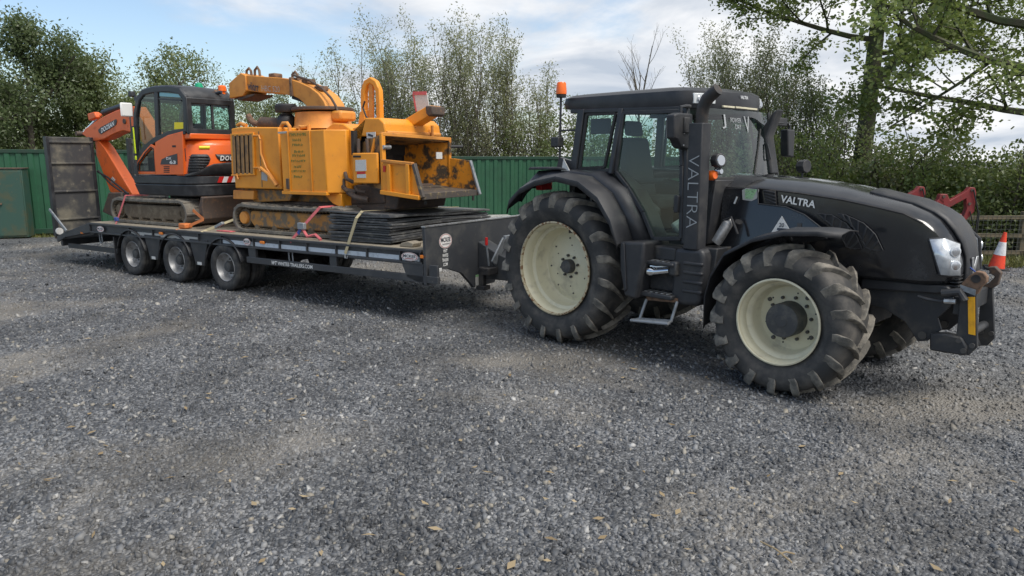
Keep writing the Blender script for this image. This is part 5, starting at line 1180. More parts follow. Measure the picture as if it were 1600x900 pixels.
d, e = S('R', -1.2, 480, 365), S('R', -1.2, 503, 376); m = MB(); m.tube([(b[0], -1.17, b[1]-.04), (d[0], -1.20, .985), ((d[0]+e[0])/2, -1.18, 1.02), (e[0], -1.22, .96)], .022, 6); m.done('strap_tail', 'strap_red', T)
a, b, c = S('R', -1.03, 197, 307), S('R', -1.15, 184, 342), S('R', -1.22, 182, 352)
T = strap('ratchet_strap', 'faded red strap at the front of the excavator track', [(a[0]+.02, -.6, a[1]+.01), (a[0], -1.04, a[1]+.02), (b[0], -1.15, b[1]), (c[0], -1.25, c[1])], .045, 'strap_red', (c[0], -1.2, .95))
m = MB(); m.box(b[0]-.05, b[0]+.05, -1.20, -1.15, b[1]-.04, b[1]+.03); m.done('ratchet', 'strap_blue', T, .01)
a, b = S('R', -1.1, 318, 343), S('R', -1.1, 290, 356)
T = strap('ratchet_strap', 'orange ratchet strap lying between the two machines', [(-7.72, -.9, 1.25), (a[0], -1.1, a[1]), (b[0], -1.13, b[1]), (b[0]-.02, -1.26, .93)], .05, 'strap_orange', (b[0], -1.1, .95))
m = MB(); m.box(b[0]-.06, b[0]+.14, -1.2, -1.05, .955, 1.04); m.done('ratchet', 'strap_orange', T, .02)
a, b = S('R', -1.1, 346, 350), S('R', -1.1, 330, 362)
T = strap('ratchet_strap', 'grey ratchet and tan strap beside the chipper track', [(-6.4, -.6, 1.25), (a[0], -1.08, a[1]), (b[0], -1.18, .96), (b[0]-.02, -1.27, .93)], .05, 'strap_tan', (b[0], -1.1, .95))
m = MB(); m.bar((a[0]-.12, -1.13, a[1]-.06), (a[0]+.05, -1.1, a[1]+.02), .06, .05); m.done('ratchet', 'galv', T, .01)
x0, x1 = S('R', -1.1, 342, 360)[0], S('R', -1.1, 364, 362)[0]
m = MB(); m.box(x0, x1, -1.15, -1.05, DK+.002, DK+.02); o = m.done('loose_strap', 'strap_red', bevel=.006); o.matrix_world = FR['R']; props(o, 'loose red strap end lying flat on the deck edge', 'strap', 'load straps')
x0 = S('R', -1.12, 640, 387)[0]; m = MB(); m.prism([(x0-.14, DK+.002), (x0+.10, DK+.002), (x0+.12, DK+.06), (x0+.02, DK+.08), (x0-.10, DK+.05)], -1.18, -1.0); o = m.done('wood_chock', 'deck_wood', bevel=.012); o.matrix_world = FR['R']; props(o, 'tan timber offcut on the deck in front of the mats', 'timber')

# ------------------------------------------------------------------ crawler tracks
def stadium(x0, x1, z0, z1, n=9, sag=0.0):
    r = (z1-z0)/2; zc = (z0+z1)/2; P = []
    for k in range(n): t = -pi/2+pi*k/(n-1); P.append((x1-r+r*cos(t), zc+r*sin(t)))
    for k in range(1, 6): u = k/6; P.append((x1-r+(x0-x1+2*r)*u, z1-sag*sin(pi*u)*(1+.3*sin(u*9))))
    for k in range(n): t = pi/2+pi*k/(n-1); P.append((x0+r+r*cos(t), zc+r*sin(t)))
    for k in range(1, 6): u = k/6; P.append((x0+r+(x1-x0-2*r)*u, z0))
    return P
def crawler(T, x0, x1, z0, z1, y0, y1, frame_mat, hub_mat, sag, near):
    e = .03
    P = stadium(x0+e, x1-e, z0+e, z1-e, 9, sag)
    m = MB(); m.ribbon(P, .05, y0, y1, closed=True); B_ = m.done('track_belt', 'track_rubber', T, .006, smooth=50)
    # tread bars round the belt
    L = 0; Q = P+[P[0]]; seg = [Vector(Q[i+1])-Vector(Q[i]) for i in range(len(P))]; tot = sum(s.length for s in seg)
    k = 0; pitch = .105; d = 0; m = MB(); i = 0; acc = 0
    while d < tot-.02:
        while d > acc+seg[i].length: acc += seg[i].length; i += 1
        t = seg[i].normalized(); c = Vector(Q[i])+t*(d-acc); nn = Vector((t.y, -t.x)); c2 = c+nn*.028
        ya, yb = (y0+.005, y0+(y1-y0)*.56) if k % 2 else (y0+(y1-y0)*.44, y1-.005)
        h = t*.024; v = [(c2+a*h+b*nn*.016) for a, b in ((-1, -1), (1, -1), (.7, 1), (-.7, 1))]
        m.loft([[(p.x, ya, p.y) for p in v], [(p.x, yb, p.y) for p in v]]); d += pitch; k += 1
    m.done('track_lug', 'track_rubber', T, .004, kind='stuff')
    m = MB(); d = 0; i = 0; acc = 0
    while d < tot-.02:      # drive lugs inside
        while d > acc+seg[i].length: acc += seg[i].length; i += 1
        t = seg[i].normalized(); c = Vector(Q[i])+t*(d-acc); nn = Vector((-t.y, t.x)); c2 = c+nn*.035
        h = t*.018; v = [(c2+a*h+b*nn*.014) for a, b in ((-1, -1), (1, -1), (.6, 1), (-.6, 1))]
        m.loft([[(p.x, y0+.04, p.y) for p in v], [(p.x, y0+.10, p.y) for p in v]]); d += .075
    m.done('drive_lug', 'track_mud', T, kind='stuff')
    r = (z1-z0)/2; zc = (z0+z1)/2; yi = y0+.05 if near else y1-.05
    ya, yb = (y0+.06, y1-.04)
    m = MB(); m.prism([(x0+r*1.7, zc+r*.50), (x1-r*1.5, zc+r*.50), (x1-r*1.0, zc+r*.25), (x1-r*.9, zc-r*.35), (x1-r*1.6, zc-r*.62), (x0+r*2.0, zc-r*.62), (x0+r*1.5, zc-r*.15)], ya, yb); m.done('track_frame', frame_mat, T, .03, seg=2)
    m = MB(); m.lathe([(r*.62, ya+.02), (r*.66, ya+.06), (r*.66, yb), (0, yb)], (x0+r*1.02, 0, zc), 'y', 22); m.done('sprocket', 'track_mud', T)
    m = MB(); m.lathe([(0, ya-.035), (r*.40, ya-.03), (r*.44, ya-.01), (r*.44, ya+.06)], (x0+r*1.02, 0, zc), 'y', 22); m.done('drive_hub', hub_mat, T)
    m = MB(); m.lathe([(r*.3, ya+.0), (r*.60, ya+.02), (r*.66, ya+.06), (r*.66, yb)], (x1-r*1.02, 0, zc), 'y', 22); m.done('idler', 'track_mud', T)
    for k in range(5):
        x = x0+r*2.3+(x1-x0-r*4.2)*k/4; m = MB(); m.lathe([(.02, ya-.01), (.062, ya), (.065, ya+.05), (.065, yb)], (x, 0, zc-r*.68), 'y', 12); m.done('roller', 'track_mud', T)

# ------------------------------------------------------------------ excavator
EXV = thing('mini_excavator', 'orange and black mini excavator with cab facing the ramps', 'excavator', (-9.0, 0, DK), 'R')
zb = DK+.004; ex0, ex1 = -10.28, -7.76
crawler(EXV, ex0, ex1, zb, zb+.475, -1.0, -.60, 'track_mud', 'track_mud', .01, True)
crawler(EXV, ex0, ex1, zb, zb+.475, .60, 1.0, 'track_mud', 'track_mud', .01, False)
m = MB(); m.box(-9.7, -8.3, -.62, .62, zb+.15, zb+.40); m.done('undercarriage', 'track_mud', EXV, .04)
m = MB(); m.lathe([(.45, 0), (.45, .20)], (-9.0, 0, zb+.38), 'z', 28); m.done('slew_ring', 'under_dark', EXV)
q = SS('R', -.95, [(316, 307), (372, 307)]); 
m = MB(); m.prism([(-7.42, 1.07), (-7.36, 1.03), (-7.30, 1.12), (-7.33, 1.32), (-7.28, 1.48), (-7.34, 1.50), (-7.42, 1.32)], -.98, .98); BL = m.done('dozer_blade', 'rust_dark', EXV, .012)
for y in (-.45, .45): m = MB(); m.bar((-7.4, y, 1.2), (-8.4, y, 1.15), .12, .16); m.done('blade_arm', 'exc_arm', BL, .01)
# house: plan outline and vertical layers
def plan_e(ins=0, xr=0):
    P = [(-9.44+ins, -.95+ins), (-8.05, -.95+ins), (-7.80, -.93+ins), (-7.62, -.82+ins), (-7.50-ins*.5, -.55), (-7.44-ins, -.2), (-7.44-ins, .2), (-7.50-ins*.5, .55), (-7.62, .82-ins), (-7.85, .95-ins), (-9.35+ins, .95-ins)]
    return P
def layer_(z0, z1, ins0, ins1, name, mt, bev=.02, filt=None):
    a, b = plan_e(ins0), plan_e(ins1)
    m = MB().loft([[(x, y, z0) for x, y in a], [(x, y, z1) for x, y in b]]); return m.done(name, mt, EXV, bev, smooth=50, seg=3)
layer_(1.485, 1.69, .05, .0, 'lower_skirt', 'exc_black'); layer_(1.695, 1.845, .0, .0, 'upper_skirt', 'exc_black')
# orange panels above the skirt; the counterweight stays black and steps up to the rear
P = plan_e(.012)
def wall_strip(pts_idx, ztop, zbot, name, mt, out=.0, bev=.015):
    m = MB(); top = [(P[i][0], P[i][1], zt) for i, zt in zip(pts_idx, ztop)]; bot = [(P[i][0], P[i][1], zz) for i, zz in zip(pts_idx, zbot)]
    inn_t = [(x*.9-.85, y*.8, z) for x, y, z in top]; inn_b = [(x*.9-.85, y*.8, z) for x, y, z in bot]
    m.loft([bot, top, inn_t], False, False); return m
m = MB().loft([[(x, y, 1.85) for x, y in plan_e(.012)[1:10]], [(x, y, 2.36) for x, y in plan_e(.012)[1:10]], [(x-.03, y*.97, 2.44) for x, y in plan_e(.03)[1:10]], [(x-.12, y*.9, 2.475) for x, y in plan_e(.06)[1:10]]]); m.done('engine_cover', 'exc_orange', EXV, smooth=50)
# black counterweight, proud of the cover, with its rising edge
cw = [(-7.80, -.945, 1.852, 1.862), (-7.62, -.83, 1.852, 1.93), (-7.50, -.56, 1.852, 2.05), (-7.43, -.2, 1.852, 2.07), (-7.43, .2, 1.852, 2.07), (-7.50, .56, 1.852, 2.05), (-7.62, .83, 1.852, 1.93), (-7.80, .945, 1.852, 1.862)]
m = MB().loft([[(x, y, a) for x, y, a, b in cw], [(x, y, b-.02) for x, y, a, b in cw], [(x-.02, y*.985, b) for x, y, a, b in cw], [(x-.10, y*.93, b) for x, y, a, b in cw]], False, False); CW = m.done('counterweight', 'exc_black', EXV, smooth=40, solid=.02)
# red and white chevron strip on the counterweight skirt
def arc_pt(s, off=.012):   # point along the rear outline of the skirt, s in metres from the near corner
    Q = [Vector(p) for p in plan_e(0)[2:9]]; d = 0
    for a, b in zip(Q[:-1], Q[1:]):
        l = (b-a).length
        if s <= d+l:
            p = a+(b-a)*((s-d)/l); t = (b-a).normalized(); return (p.x+t.y*off, p.y-t.x*off)
        d += l
    return tuple(Q[-1])
for k in range(8):
    s0 = .52+k*.085
    v = [(*arc_pt(s0), 1.72), (*arc_pt(s0+.085), 1.72), (*arc_pt(s0+.135), 1.825), (*arc_pt(s0+.05), 1.825)]
    m = MB(); m.add(v, [(0, 1, 2, 3)]); m.done('chevron_stripe', 'red_lens' if k % 2 == 0 else 'white_mark', CW, smooth=0)
# rounded rear corner: vent and DOOSAN plate
def arc_o(s, off): 
    Q = [Vector(p) for p in plan_e(.012)[1:9]]; d = 0; t = Vector((0, 1))
    for a, b in zip(Q[:-1], Q[1:]):
        l = (b-a).length
        if s <= d+l:
            p = a+(b-a)*((s-d)/l); t = (b-a).normalized(); return Vector((p.x+t.y*off, p.y-t.x*off)), t
        d += l
    return Q[-1], t
def arc_s(px, py):         # which arc length a photo column hits on the orange cover
    c, d = _ray('R', px, py); best = None
    for s in np.linspace(.0, 2.2, 240):
        p, t = arc_o(s, 0); w_ = Vector((p.x-c[0], p.y-c[1])); cr_ = abs(w_.x*d[1]-w_.y*d[0])
        if t.y*d[0]-t.x*d[1] < 0 and (best is None or cr_ < best[0]):
            k_ = w_.length/Vector((d[0], d[1])).length; best = (cr_, s, c[2]+d[2]*k_)
    return best[1], best[2]
def arc_poly(pts, off, name, mt, parent):
    """a plate that follows the rounded cover"""
    Q = [arc_s(*p) for p in pts]; n = len(Q); ss = [q[0] for q in Q]; cols = []
    for s in np.linspace(min(ss)+1e-4, max(ss)-1e-4, 15):
        zz = []
        for k in range(n):
            (a, za), (b, zb) = Q[k], Q[(k+1) % n]
            if (a-s)*(b-s) <= 0 and abs(a-b) > 1e-9: zz.append(za+(zb-za)*(s-a)/(b-a))
        if len(zz) >= 2: cols.append((s, min(zz), max(zz)))
    m = MB(); m.loft([[(*arc_o(s, off)[0], lo) for s, lo, hi in cols], [(*arc_o(s, off)[0], hi) for s, lo, hi in cols]], False, False)
    return m.done(name, mt, parent, smooth=60, solid=.006), Q
V, Q = arc_poly([(299, 241), (325, 241), (329, 248), (327, 255), (312, 270), (293, 270), (295, 255)], .012, 'engine_vent', 'grille_grey', EXV)
for k in range(6):
    a, za = arc_s(297-k*.5, 245+k*4.2); b, zb_ = arc_s((326, 328, 327, 323, 318, 313)[k], 245+k*4.2)
    m = MB(); m.tube([(*arc_o(a+(b-a)*u/5, .022)[0], za+(zb_-za)*u/5) for u in range(6)], .011, 6); m.done('vent_slat', 'exc_black', V)
V, Q = arc_poly([(336, 241), (372, 241), (372, 253), (345, 252), (340, 248)], .010, 'maker_plate', 'exc_black', EXV)
s0, z0 = arc_s(344, 247)
for k, ch in enumerate('DOOSAN'):
    p, t = arc_o(s0+.03+k*.088, .018); text('maker_letter', ch, 'white_paint', V, (p.x, p.y, z0), (t.x, t.y, 0), (0, 0, 1), .085, width=.074, shear=.2, bold=.03, ext=.002)
V, Q = arc_poly([(311, 228), (328, 228), (328, 233), (311, 233)], .006, 'warning_sticker', 'yellow_sticker', EXV)
# cab lower panel (orange) with its window
YC = -.957
q = SS('R', YC, [(212, 273), (213, 256), (224, 238), (240, 223), (262, 211), (285, 205), (287, 273)])
inner = SS('R', YC, [(215, 267), (216, 255), (226, 240), (235, 230), (240, 233), (242, 267)])
# ring of the panel left of the pillar, the rest solid
qa = SS('R', YC, [(242, 273), (242, 222), (262, 211), (285, 205), (287, 273)])
m = MB(); m.prism(qa, YC, -.90); PN = m.done('side_panel', 'exc_orange', EXV, .01)
m = MB(); m.ribbon(SS('R', YC, [(213.5, 270), (214, 256), (224.5, 240), (236, 227.5), (241, 231), (242.5, 270)]), .055, YC, -.90, closed=True); m.done('panel_frame', 'exc_orange', PN, .01)
m = MB(); m.add([(a, YC+.03, b) for a, b in inner], [list(range(len(inner)))]); m.done('lower_window', 'exc_glass', PN, smooth=0)
m = MB(); m.ribbon(inner, .02, YC-.003, YC+.02, closed=True); m.done('window_seal', 'rubber', PN)
q = SS('R', YC, [(251, 257), (253, 249), (263, 244), (277, 240), (278, 257)]); m = MB(); m.prism(q, YC-.006, YC-.001); BDG = m.done('model_badge', 'grille_grey', PN)
c = S('R', YC, 264.5, 247.5); text('badge_text', 'DX', 'white_paint', BDG, (c[0], YC-.008, c[1]), (1, 0, 0), (0, 0, 1), .045, width=.16, bold=.02)
c = S('R', YC, 270.5, 253.5); text('badge_text', '63', 'white_paint', BDG, (c[0], YC-.008, c[1]), (1, 0, 0), (0, 0, 1), .06, width=.19, bold=.03)
for k in range(4):
    a = SS('R', YC, [(256, 260.5+k*2.8), (265, 260.5+k*2.8)]); m = MB(); m.box(a[0][0], a[1][0], YC-.003, YC-.0005, a[0][1]-.008, a[0][1]+.008); m.done('louvre', 'under_dark', PN)
a = SS('R', YC, [(269, 227), (275, 230)]); m = MB(); m.box(a[0][0], a[1][0], YC-.004, YC-.0005, a[1][1], a[0][1]); m.done('handle_recess', 'under_dark', PN, .004)
a = SS('R', YC, [(288.5, 232), (290, 252)]); m = MB(); m.box(a[0][0], a[0][0]+.02, YC-.003, YC+.001, a[1][1], a[0][1]); m.done('door_lock', 'under_dark', PN)
# cab frame, built twice (near and inner side), with roof, front and rear
FRONT = SS('R', YC, [(211, 272), (210.5, 240), (210, 180), (214, 155), (222, 144), (238, 140), (262, 139), (278, 142), (286, 152), (288, 170), (288.5, 206)])
LOWB = SS('R', YC, [(213, 252), (224, 232), (240, 219), (262, 209.5), (288, 205)])
for Y0, Y1 in ((YC+.002, -.88), (-.06, .01)):
    m = MB(); m.ribbon(FRONT, .10, Y0, Y1); CF = m.done('cab_frame', 'exc_black', EXV, .015, smooth=50)
    m = MB(); m.ribbon(LOWB, .10, Y0+.004, Y1); m.done('cab_sill', 'exc_black', EXV, .012)
    q = SS('R', YC, [(242, 143), (244.5, 218)]); m = MB(); m.ribbon(q, .115, Y0+.006, Y1); m.done('cab_pillar', 'exc_black', EXV, .012)
    g_ = SS('R', YC, [(215, 158), (222, 147), (236, 145), (240, 150), (241, 216), (220, 229), (214, 240)]); m = MB(); m.add([(a, Y0+.03, b) for a, b in g_], [list(range(len(g_)))]); m.done('door_glass', 'exc_glass', EXV, smooth=0)
    g_ = SS('R', YC, [(246, 143), (276, 145), (284, 155), (285, 203), (262, 208), (247, 216)]); m = MB(); m.add([(a, Y0+.03, b) for a, b in g_], [list(range(len(g_)))]); SG_ = m.done('side_glass', 'exc_glass', EXV, smooth=0)
    if Y0 < -.5:
        q = SS('R', YC, [(247, 154), (282, 157)]); m = MB(); m.bar((q[0][0], YC+.02, q[0][1]), (q[1][0], YC+.02, q[1][1]), .02, .03); m.done('window_bar', 'exc_black', SG_)
        q = SS('R', YC, [(247, 144), (278, 147), (280, 152), (247, 150)]); m = MB(); m.prism(q, YC+.026, YC+.029); m.done('sun_strip', 'cyan_strip', SG_)
        q = SS('R', YC, [(271, 191), (285, 191), (285, 201), (271, 202)]); m = MB(); m.prism(q, YC+.015, YC+.026); m.done('sticker', 'yellow_sticker', SG_)
xf, xr = FRONT[2][0], FRONT[9][0]; zt = FRONT[6][1]
rp_ = [(x, z) for x, z in FRONT[3:10]]
rings = [[(x, y, z+dz) for x, z in rp_] for y, dz in ((-.945, .03), (-.90, .055), (-.5, .07), (-.06, .055), (0, .03))]
m = MB().loft(rings, False, False); ROOF = m.done('cab_roof', 'exc_black', EXV, smooth=50, solid=.03)
# rear wall of the cab with its window
XR = xr+.03
RWc = [(-.93, 2.56), (-.93, 3.10), (-.86, 3.20), (-.10, 3.20), (-.03, 3.10), (-.03, 2.56)]
m = MB(); m.ribbon([(-.90, 2.60), (-.90, 3.12), (-.06, 3.12), (-.06, 2.60)], .10, XR-.03, XR+.03, 'x', True); RW_ = m.done('rear_frame', 'exc_black', EXV, .015)
m = MB(); m.add([(XR, y, z) for y, z in [(-.88, 2.62), (-.88, 3.10), (-.08, 3.10), (-.08, 2.62)]], [(0, 1, 2, 3)]); m.done('rear_window', 'exc_glass', RW_, smooth=0)
m = MB(); m.box(XR-.02, XR+.012, -.47, -.43, 2.62, 3.10); m.done('window_bar', 'exc_black', RW_)
m = MB(); m.box(XR-.30, XR+.035, -.93, .02, 2.47, 2.575); m.done('rear_ledge', 'exc_orange', EXV, .02)
m = MB(); m.tube([(xf+.03, y, FRONT[3][1]+.02) for y in (-.93, 0)], .05, 10); m.tube([(xf, y, FRONT[1][1]) for y in (-.93, 0)], .05, 10); m.done('front_frame', 'exc_black', EXV, kind='stuff')
m = MB(); m.add([(xf, -.92, FRONT[1][1]), (xf, 0, FRONT[1][1]), (FRONT[3][0]-.02, 0, FRONT[3][1]), (FRONT[3][0]-.02, -.92, FRONT[3][1])], [(0, 1, 2, 3)]); m.done('windscreen', 'exc_glass', EXV, smooth=0)
# seat and levers inside
m = MB(); m.box(-8.75, -8.3, -.72, -.28, 1.95, 2.15); se = m.done('seat', 'seat_grey', EXV, .04)
m = MB(); m.prism([(-8.36, 2.1), (-8.22, 2.1), (-8.10, 2.75), (-8.22, 2.78)], -.72, -.28); m.done('seat_back', 'seat_grey', se, .04)
m = MB(); m.box(-9.2, -8.95, -.8, -.2, 1.9, 2.2); m.done('console', 'interior', EXV, .03)
# mirror, work lamp, hi-vis strap, beacons
a, b = S('R', -1.05, 196, 161), S('R', -1.05, 208, 182); m = MB(); m.box((a[0]+b[0])/2-.04, (a[0]+b[0])/2+.0, -1.20, -.98, b[1], a[1]); MI = m.done('mirror', 'white_paint', EXV, .025)
m = MB(); m.tube([((a[0]+b[0])/2, -1.05, b[1]-.4), ((a[0]+b[0])/2, -1.05, b[1])], .012, 8); m.done('mirror_stem', 'exc_black', MI)
a, b, c = S('R', -1.0, 206.5, 199), S('R', -1.0, 207.5, 240), S('R', -1.0, 207.5, 250); m = MB(); m.box(a[0]-.03, a[0]+.02, -1.0, -.975, b[1], a[1]); m.done('hi_vis_strip', 'hivis', EXV, .006)
m = MB(); m.box(a[0]-.03, a[0]+.02, -1.0, -.975, c[1], b[1]-.04); m.done('hi_vis_strip', 'hivis', EXV, .006)
m = MB(); m.tube([(a[0]-.005, -.985, c[1]-.3), (a[0]-.005, -.985, a[1]+.02)], .02, 8); m.done('hand_rail', 'exc_black', EXV)
c = S('R', -.9, 206, 147); m = MB(); m.box(c[0]-.05, c[0]+.05, -.95, -.85, c[1]-.05, c[1]+.05); m.done('work_lamp', 'exc_black', EXV, .02)
bx2, bz2 = S('R', -.35, 311, 138); m = MB(); m.lathe([(.085, 0), (.085, .05), (.06, .14), (.02, .16), (0, .16)], (bx2, -.35, bz2-.06), 'z', 16); m.done('green_beacon', 'green_lens', EXV)
m = MB(); m.tube([(bx2+.05, -.35, bz2-.05), (bx2+.35, -.3, bz2-.12), (bx2+.5, -.25, 3.3)], .03, 8); m.done('beacon_bracket', 'exc_black', EXV)
bx3, bz3 = S('R', -.12, 347, 139); m = MB(); m.lathe([(.055, -.10), (.055, 0), (.075, .0), (.072, .08), (.05, .10), (0, .10)], (bx3, -.12, bz3-.04), 'z', 16); BB = m.done('amber_beacon', 'orange_lens', EXV)
m = MB(); m.tube([(bx3, -.12, bz3-.12), (bx3, -.12, bz3-.35), (bx3-.1, -.15, 3.1)], .025, 8); m.done('beacon_post', 'exc_black', BB)
c = S('R', -.2, 337, 143); m = MB(); m.lathe([(.12, 0), (.10, .04), (0, .05)], (c[0], -.2, c[1]-.02), 'z', 16); m.box(c[0]-.2, c[0]+.12, -.35, -.05, c[1]-.12, c[1]-.02); m.done('roof_lamp', 'rust', EXV, kind='stuff')
# boom, arm, rams
YB = -.15
q = SS('R', YB-.13, [(209, 166), (196, 167.5), (180, 173), (160, 182.5), (142, 195), (133, 201), (127.5, 209), (134, 214), (147.5, 221), (162, 217.5), (178, 209), (192, 204), (207, 207), (240, 240), (240, 215)])
m = MB(); m.prism(q, YB-.13, YB+.13); BM = m.done('boom', 'exc_arm', EXV, .015)
q = SS('R', YB-.14, [(153, 203), (157, 199), (181, 186), (182.5, 189), (181, 195), (158, 209.5), (155, 208)]); m = MB(); m.prism(q, YB-.14, YB-.131); DP = m.done('boom_plate', 'exc_black', BM)
a, b = S('R', YB-.14, 157, 205), S('R', YB-.14, 180, 191.5); text('maker_lettering', 'DOOSAN', 'white_paint', DP, ((a[0]+b[0])/2, YB-.143, (a[1]+b[1])/2), (b[0]-a[0], 0, b[1]-a[1]), (0, 0, 1), .10, width=.55, bold=.03, shear=.1)
q = SS('R', YB-.11, [(148, 221), (153, 219), (163, 231), (207, 304), (203, 312), (192, 308), (172, 300), (150, 242)]); m = MB(); m.prism(q, YB-.11, YB+.11); AR = m.done('dipper_arm', 'exc_arm', EXV, .015)
q = SS('R', YB-.13, [(174, 276), (179, 281), (177, 287), (172, 284)]); m = MB(); m.prism(q, YB-.118, YB-.112); m.done('sticker', 'label_white', AR)
a, b, c = S('R', YB, 162, 179), S('R', YB, 196, 166), S('R', YB, 132, 208); m = MB(); m.tube([(a[0], YB, a[1]+.04), (b[0], YB, b[1]+.02)], .06, 12); RM = m.done('arm_ram', 'exc_black', BM)
m = MB(); m.tube([(c[0], YB, c[1]+.02), (a[0], YB, a[1]+.04)], .035, 10); m.done('ram_rod', 'chrome', RM)
q = SS('R', YB, [(145, 178), (156, 175), (159, 184), (147, 189)]); m = MB(); m.prism(q, YB-.12, YB+.0); m.done('lamp_guard', 'exc_arm', BM, .02)
a, b = S('R', YB-.15, 153, 268), S('R', YB-.15, 204, 303); m = MB(); m.tube([(a[0], YB-.16, a[1]), ((a[0]*.6+b[0]*.4), YB-.2, a[1]*.6+b[1]*.4+.06), (b[0], YB-.2, b[1])], .02, 8); m.tube([(a[0]+.05, YB-.17, a[1]+.02), ((a[0]*.5+b[0]*.5), YB-.22, a[1]*.5+b[1]*.5-.03), (b[0], YB-.22, b[1]-.04)], .018, 8); m.done('hydraulic_hoses', 'hose', AR, kind='stuff')
a, b = S('R', YB, 176, 291), S('R', YB, 184, 306); m = MB(); m.tube([(a[0], YB, a[1]), (b[0], YB, b[1])], .04, 10); m.done('bucket_ram', 'chrome', AR)
for pp in ((130, 209), (150, 218), (205, 190)):
    c = S('R', YB, *pp); m = MB(); m.lathe([(.05, YB-.15), (.05, YB+.15)], (c[0], 0, c[1]), 'y', 14); m.done('pivot_pin', 'rust_dark', BM)
m = MB(); q = SS('R', YB, [(190, 300), (210, 300), (214, 325), (198, 338), (180, 330)]); m.prism(q, YB-.28, YB+.28); m.done('bucket', 'rust_dark', EXV, .02)

# ------------------------------------------------------------------ wood chipper
CH_ = thing('wood_chipper', 'yellow tracked wood chipper with curved discharge chute on the trailer', 'wood chipper', (-4.9, 0, DK), 'R')
zb = DK+.004
crawler(CH_, -6.44, -3.75, zb, zb+.47, -1.02, -.62, 'chip_mud', 'chip_chute', .03, True)
crawler(CH_, -6.44, -3.75, zb, zb+.47, .62, 1.02, 'chip_mud', 'chip_chute', .03, False)
m = MB(); m.box(-6.2, -3.4, -.62, .62, zb+.2, zb+.5); m.done('undercarriage', 'rust_dark', CH_, .03)
m = MB(); m.box(-6.55, -3.3, -.55, .55, 1.44, 1.64); m.done('chassis', 'chip_mud', CH_, .02)
m = MB(); m.prism(SS('R', -.6, [(560, 325), (575, 300), (625, 300), (620, 328)]), -.6, .5); m.done('belly_plate', 'rust_dark', CH_, .02)
YE = -.84
# engine enclosure
a = S('R', YE, 362, 199); b = S('R', YE, 437, 296); zt = a[1]; zlo = b[1]
x0 = a[0]-.02; x1 = b[0]+.05
m = MB(); m.prism([(x0, zlo), (x1, zlo), (x1, zt-.03), (x0+.25, zt), (x0, zt-.02)], YE, .84); EN = m.done('engine_enclosure', 'chip_yellow', CH_, .018)
q = SS('R', YE-.01, [(362.5, 211), (396, 209), (398, 272), (365, 273)]); m = MB(); m.prism(q, YE-.008, YE-.002); GR = m.done('radiator_grille', 'under_dark', EN)
for k in range(5):
    t0 = (k+.20)/5; t1 = (k+.80)/5
    c = lambda t: ((q[0][0]*(1-t)+q[1][0]*t, q[0][1]*(1-t)+q[1][1]*t), (q[3][0]*(1-t)+q[2][0]*t, q[3][1]*(1-t)+q[2][1]*t))
    (u0, d0), (u1, d1) = c(t0), c(t1)
    m = MB(); m.prism([u0, u1, d1, d0], YE-.030, YE-.018); m.done('grille_slat', 'chip_grille', GR, .003)
m = MB(); m.ribbon(q, .04, YE-.03, YE-.001, closed=True); m.done('grille_frame', 'chip_yellow', GR, .005)
for px, py in ((404, 212), (404, 262), (370, 274)):
    c = S('R', YE, px, py); m = MB(); m.tube([(c[0]-.09, YE-.03, c[1]), (c[0]+.05, YE-.03, c[1]), (c[0]+.07, YE-.03, c[1]-.06)], .016, 6); m.done('latch', 'chip_chute', EN)
c = SS('R', YE, [(409, 219), (410, 240), (418, 262), (430, 280), (436, 288)]); m = MB(); m.tube([(x, YE-.03, z) for x, z in c], .016, 8); m.done('hose', 'chip_chute', EN)
c = SS('R', YE, [(412, 262), (424, 272), (437, 290)]); m = MB(); m.tube([(x, YE-.06, z) for x, z in c], .026, 8); m.done('pipe', 'chip_chute', EN)
q = SS('R', YE, [(409, 268), (418, 270), (418, 283), (409, 281)]); m = MB(); m.prism(q, YE-.005, YE-.001); m.done('sticker', 'label_grey', EN)
q = SS('R', YE, [(404, 200), (405, 294)]); m = MB(); m.box(q[0][0]-.012, q[0][0]+.012, YE-.004, YE-.0005, q[1][1]+.02, q[0][1]-.05); m.done('panel_seam', 'chip_grille', EN)
q = SS('R', -.8, [(364, 297), (396, 298), (396, 312), (364, 311)]); m = MB(); m.prism(q, -.80, .6); m.done('rear_step', 'chip_chute', CH_, .012)
q = SS('R', -.72, [(376, 294), (460, 298), (452, 314), (398, 316)]); m = MB(); m.prism(q, -.72, .6); m.done('lower_frame', 'chip_mud', CH_, .01)
c = SS('R', -.6, [(371, 196), (376, 193), (385, 196)]); m = MB(); m.tube([(x, -.6, z) for x, z in c], .03, 8); m.done('lifting_eye', 'chip_chute', EN)
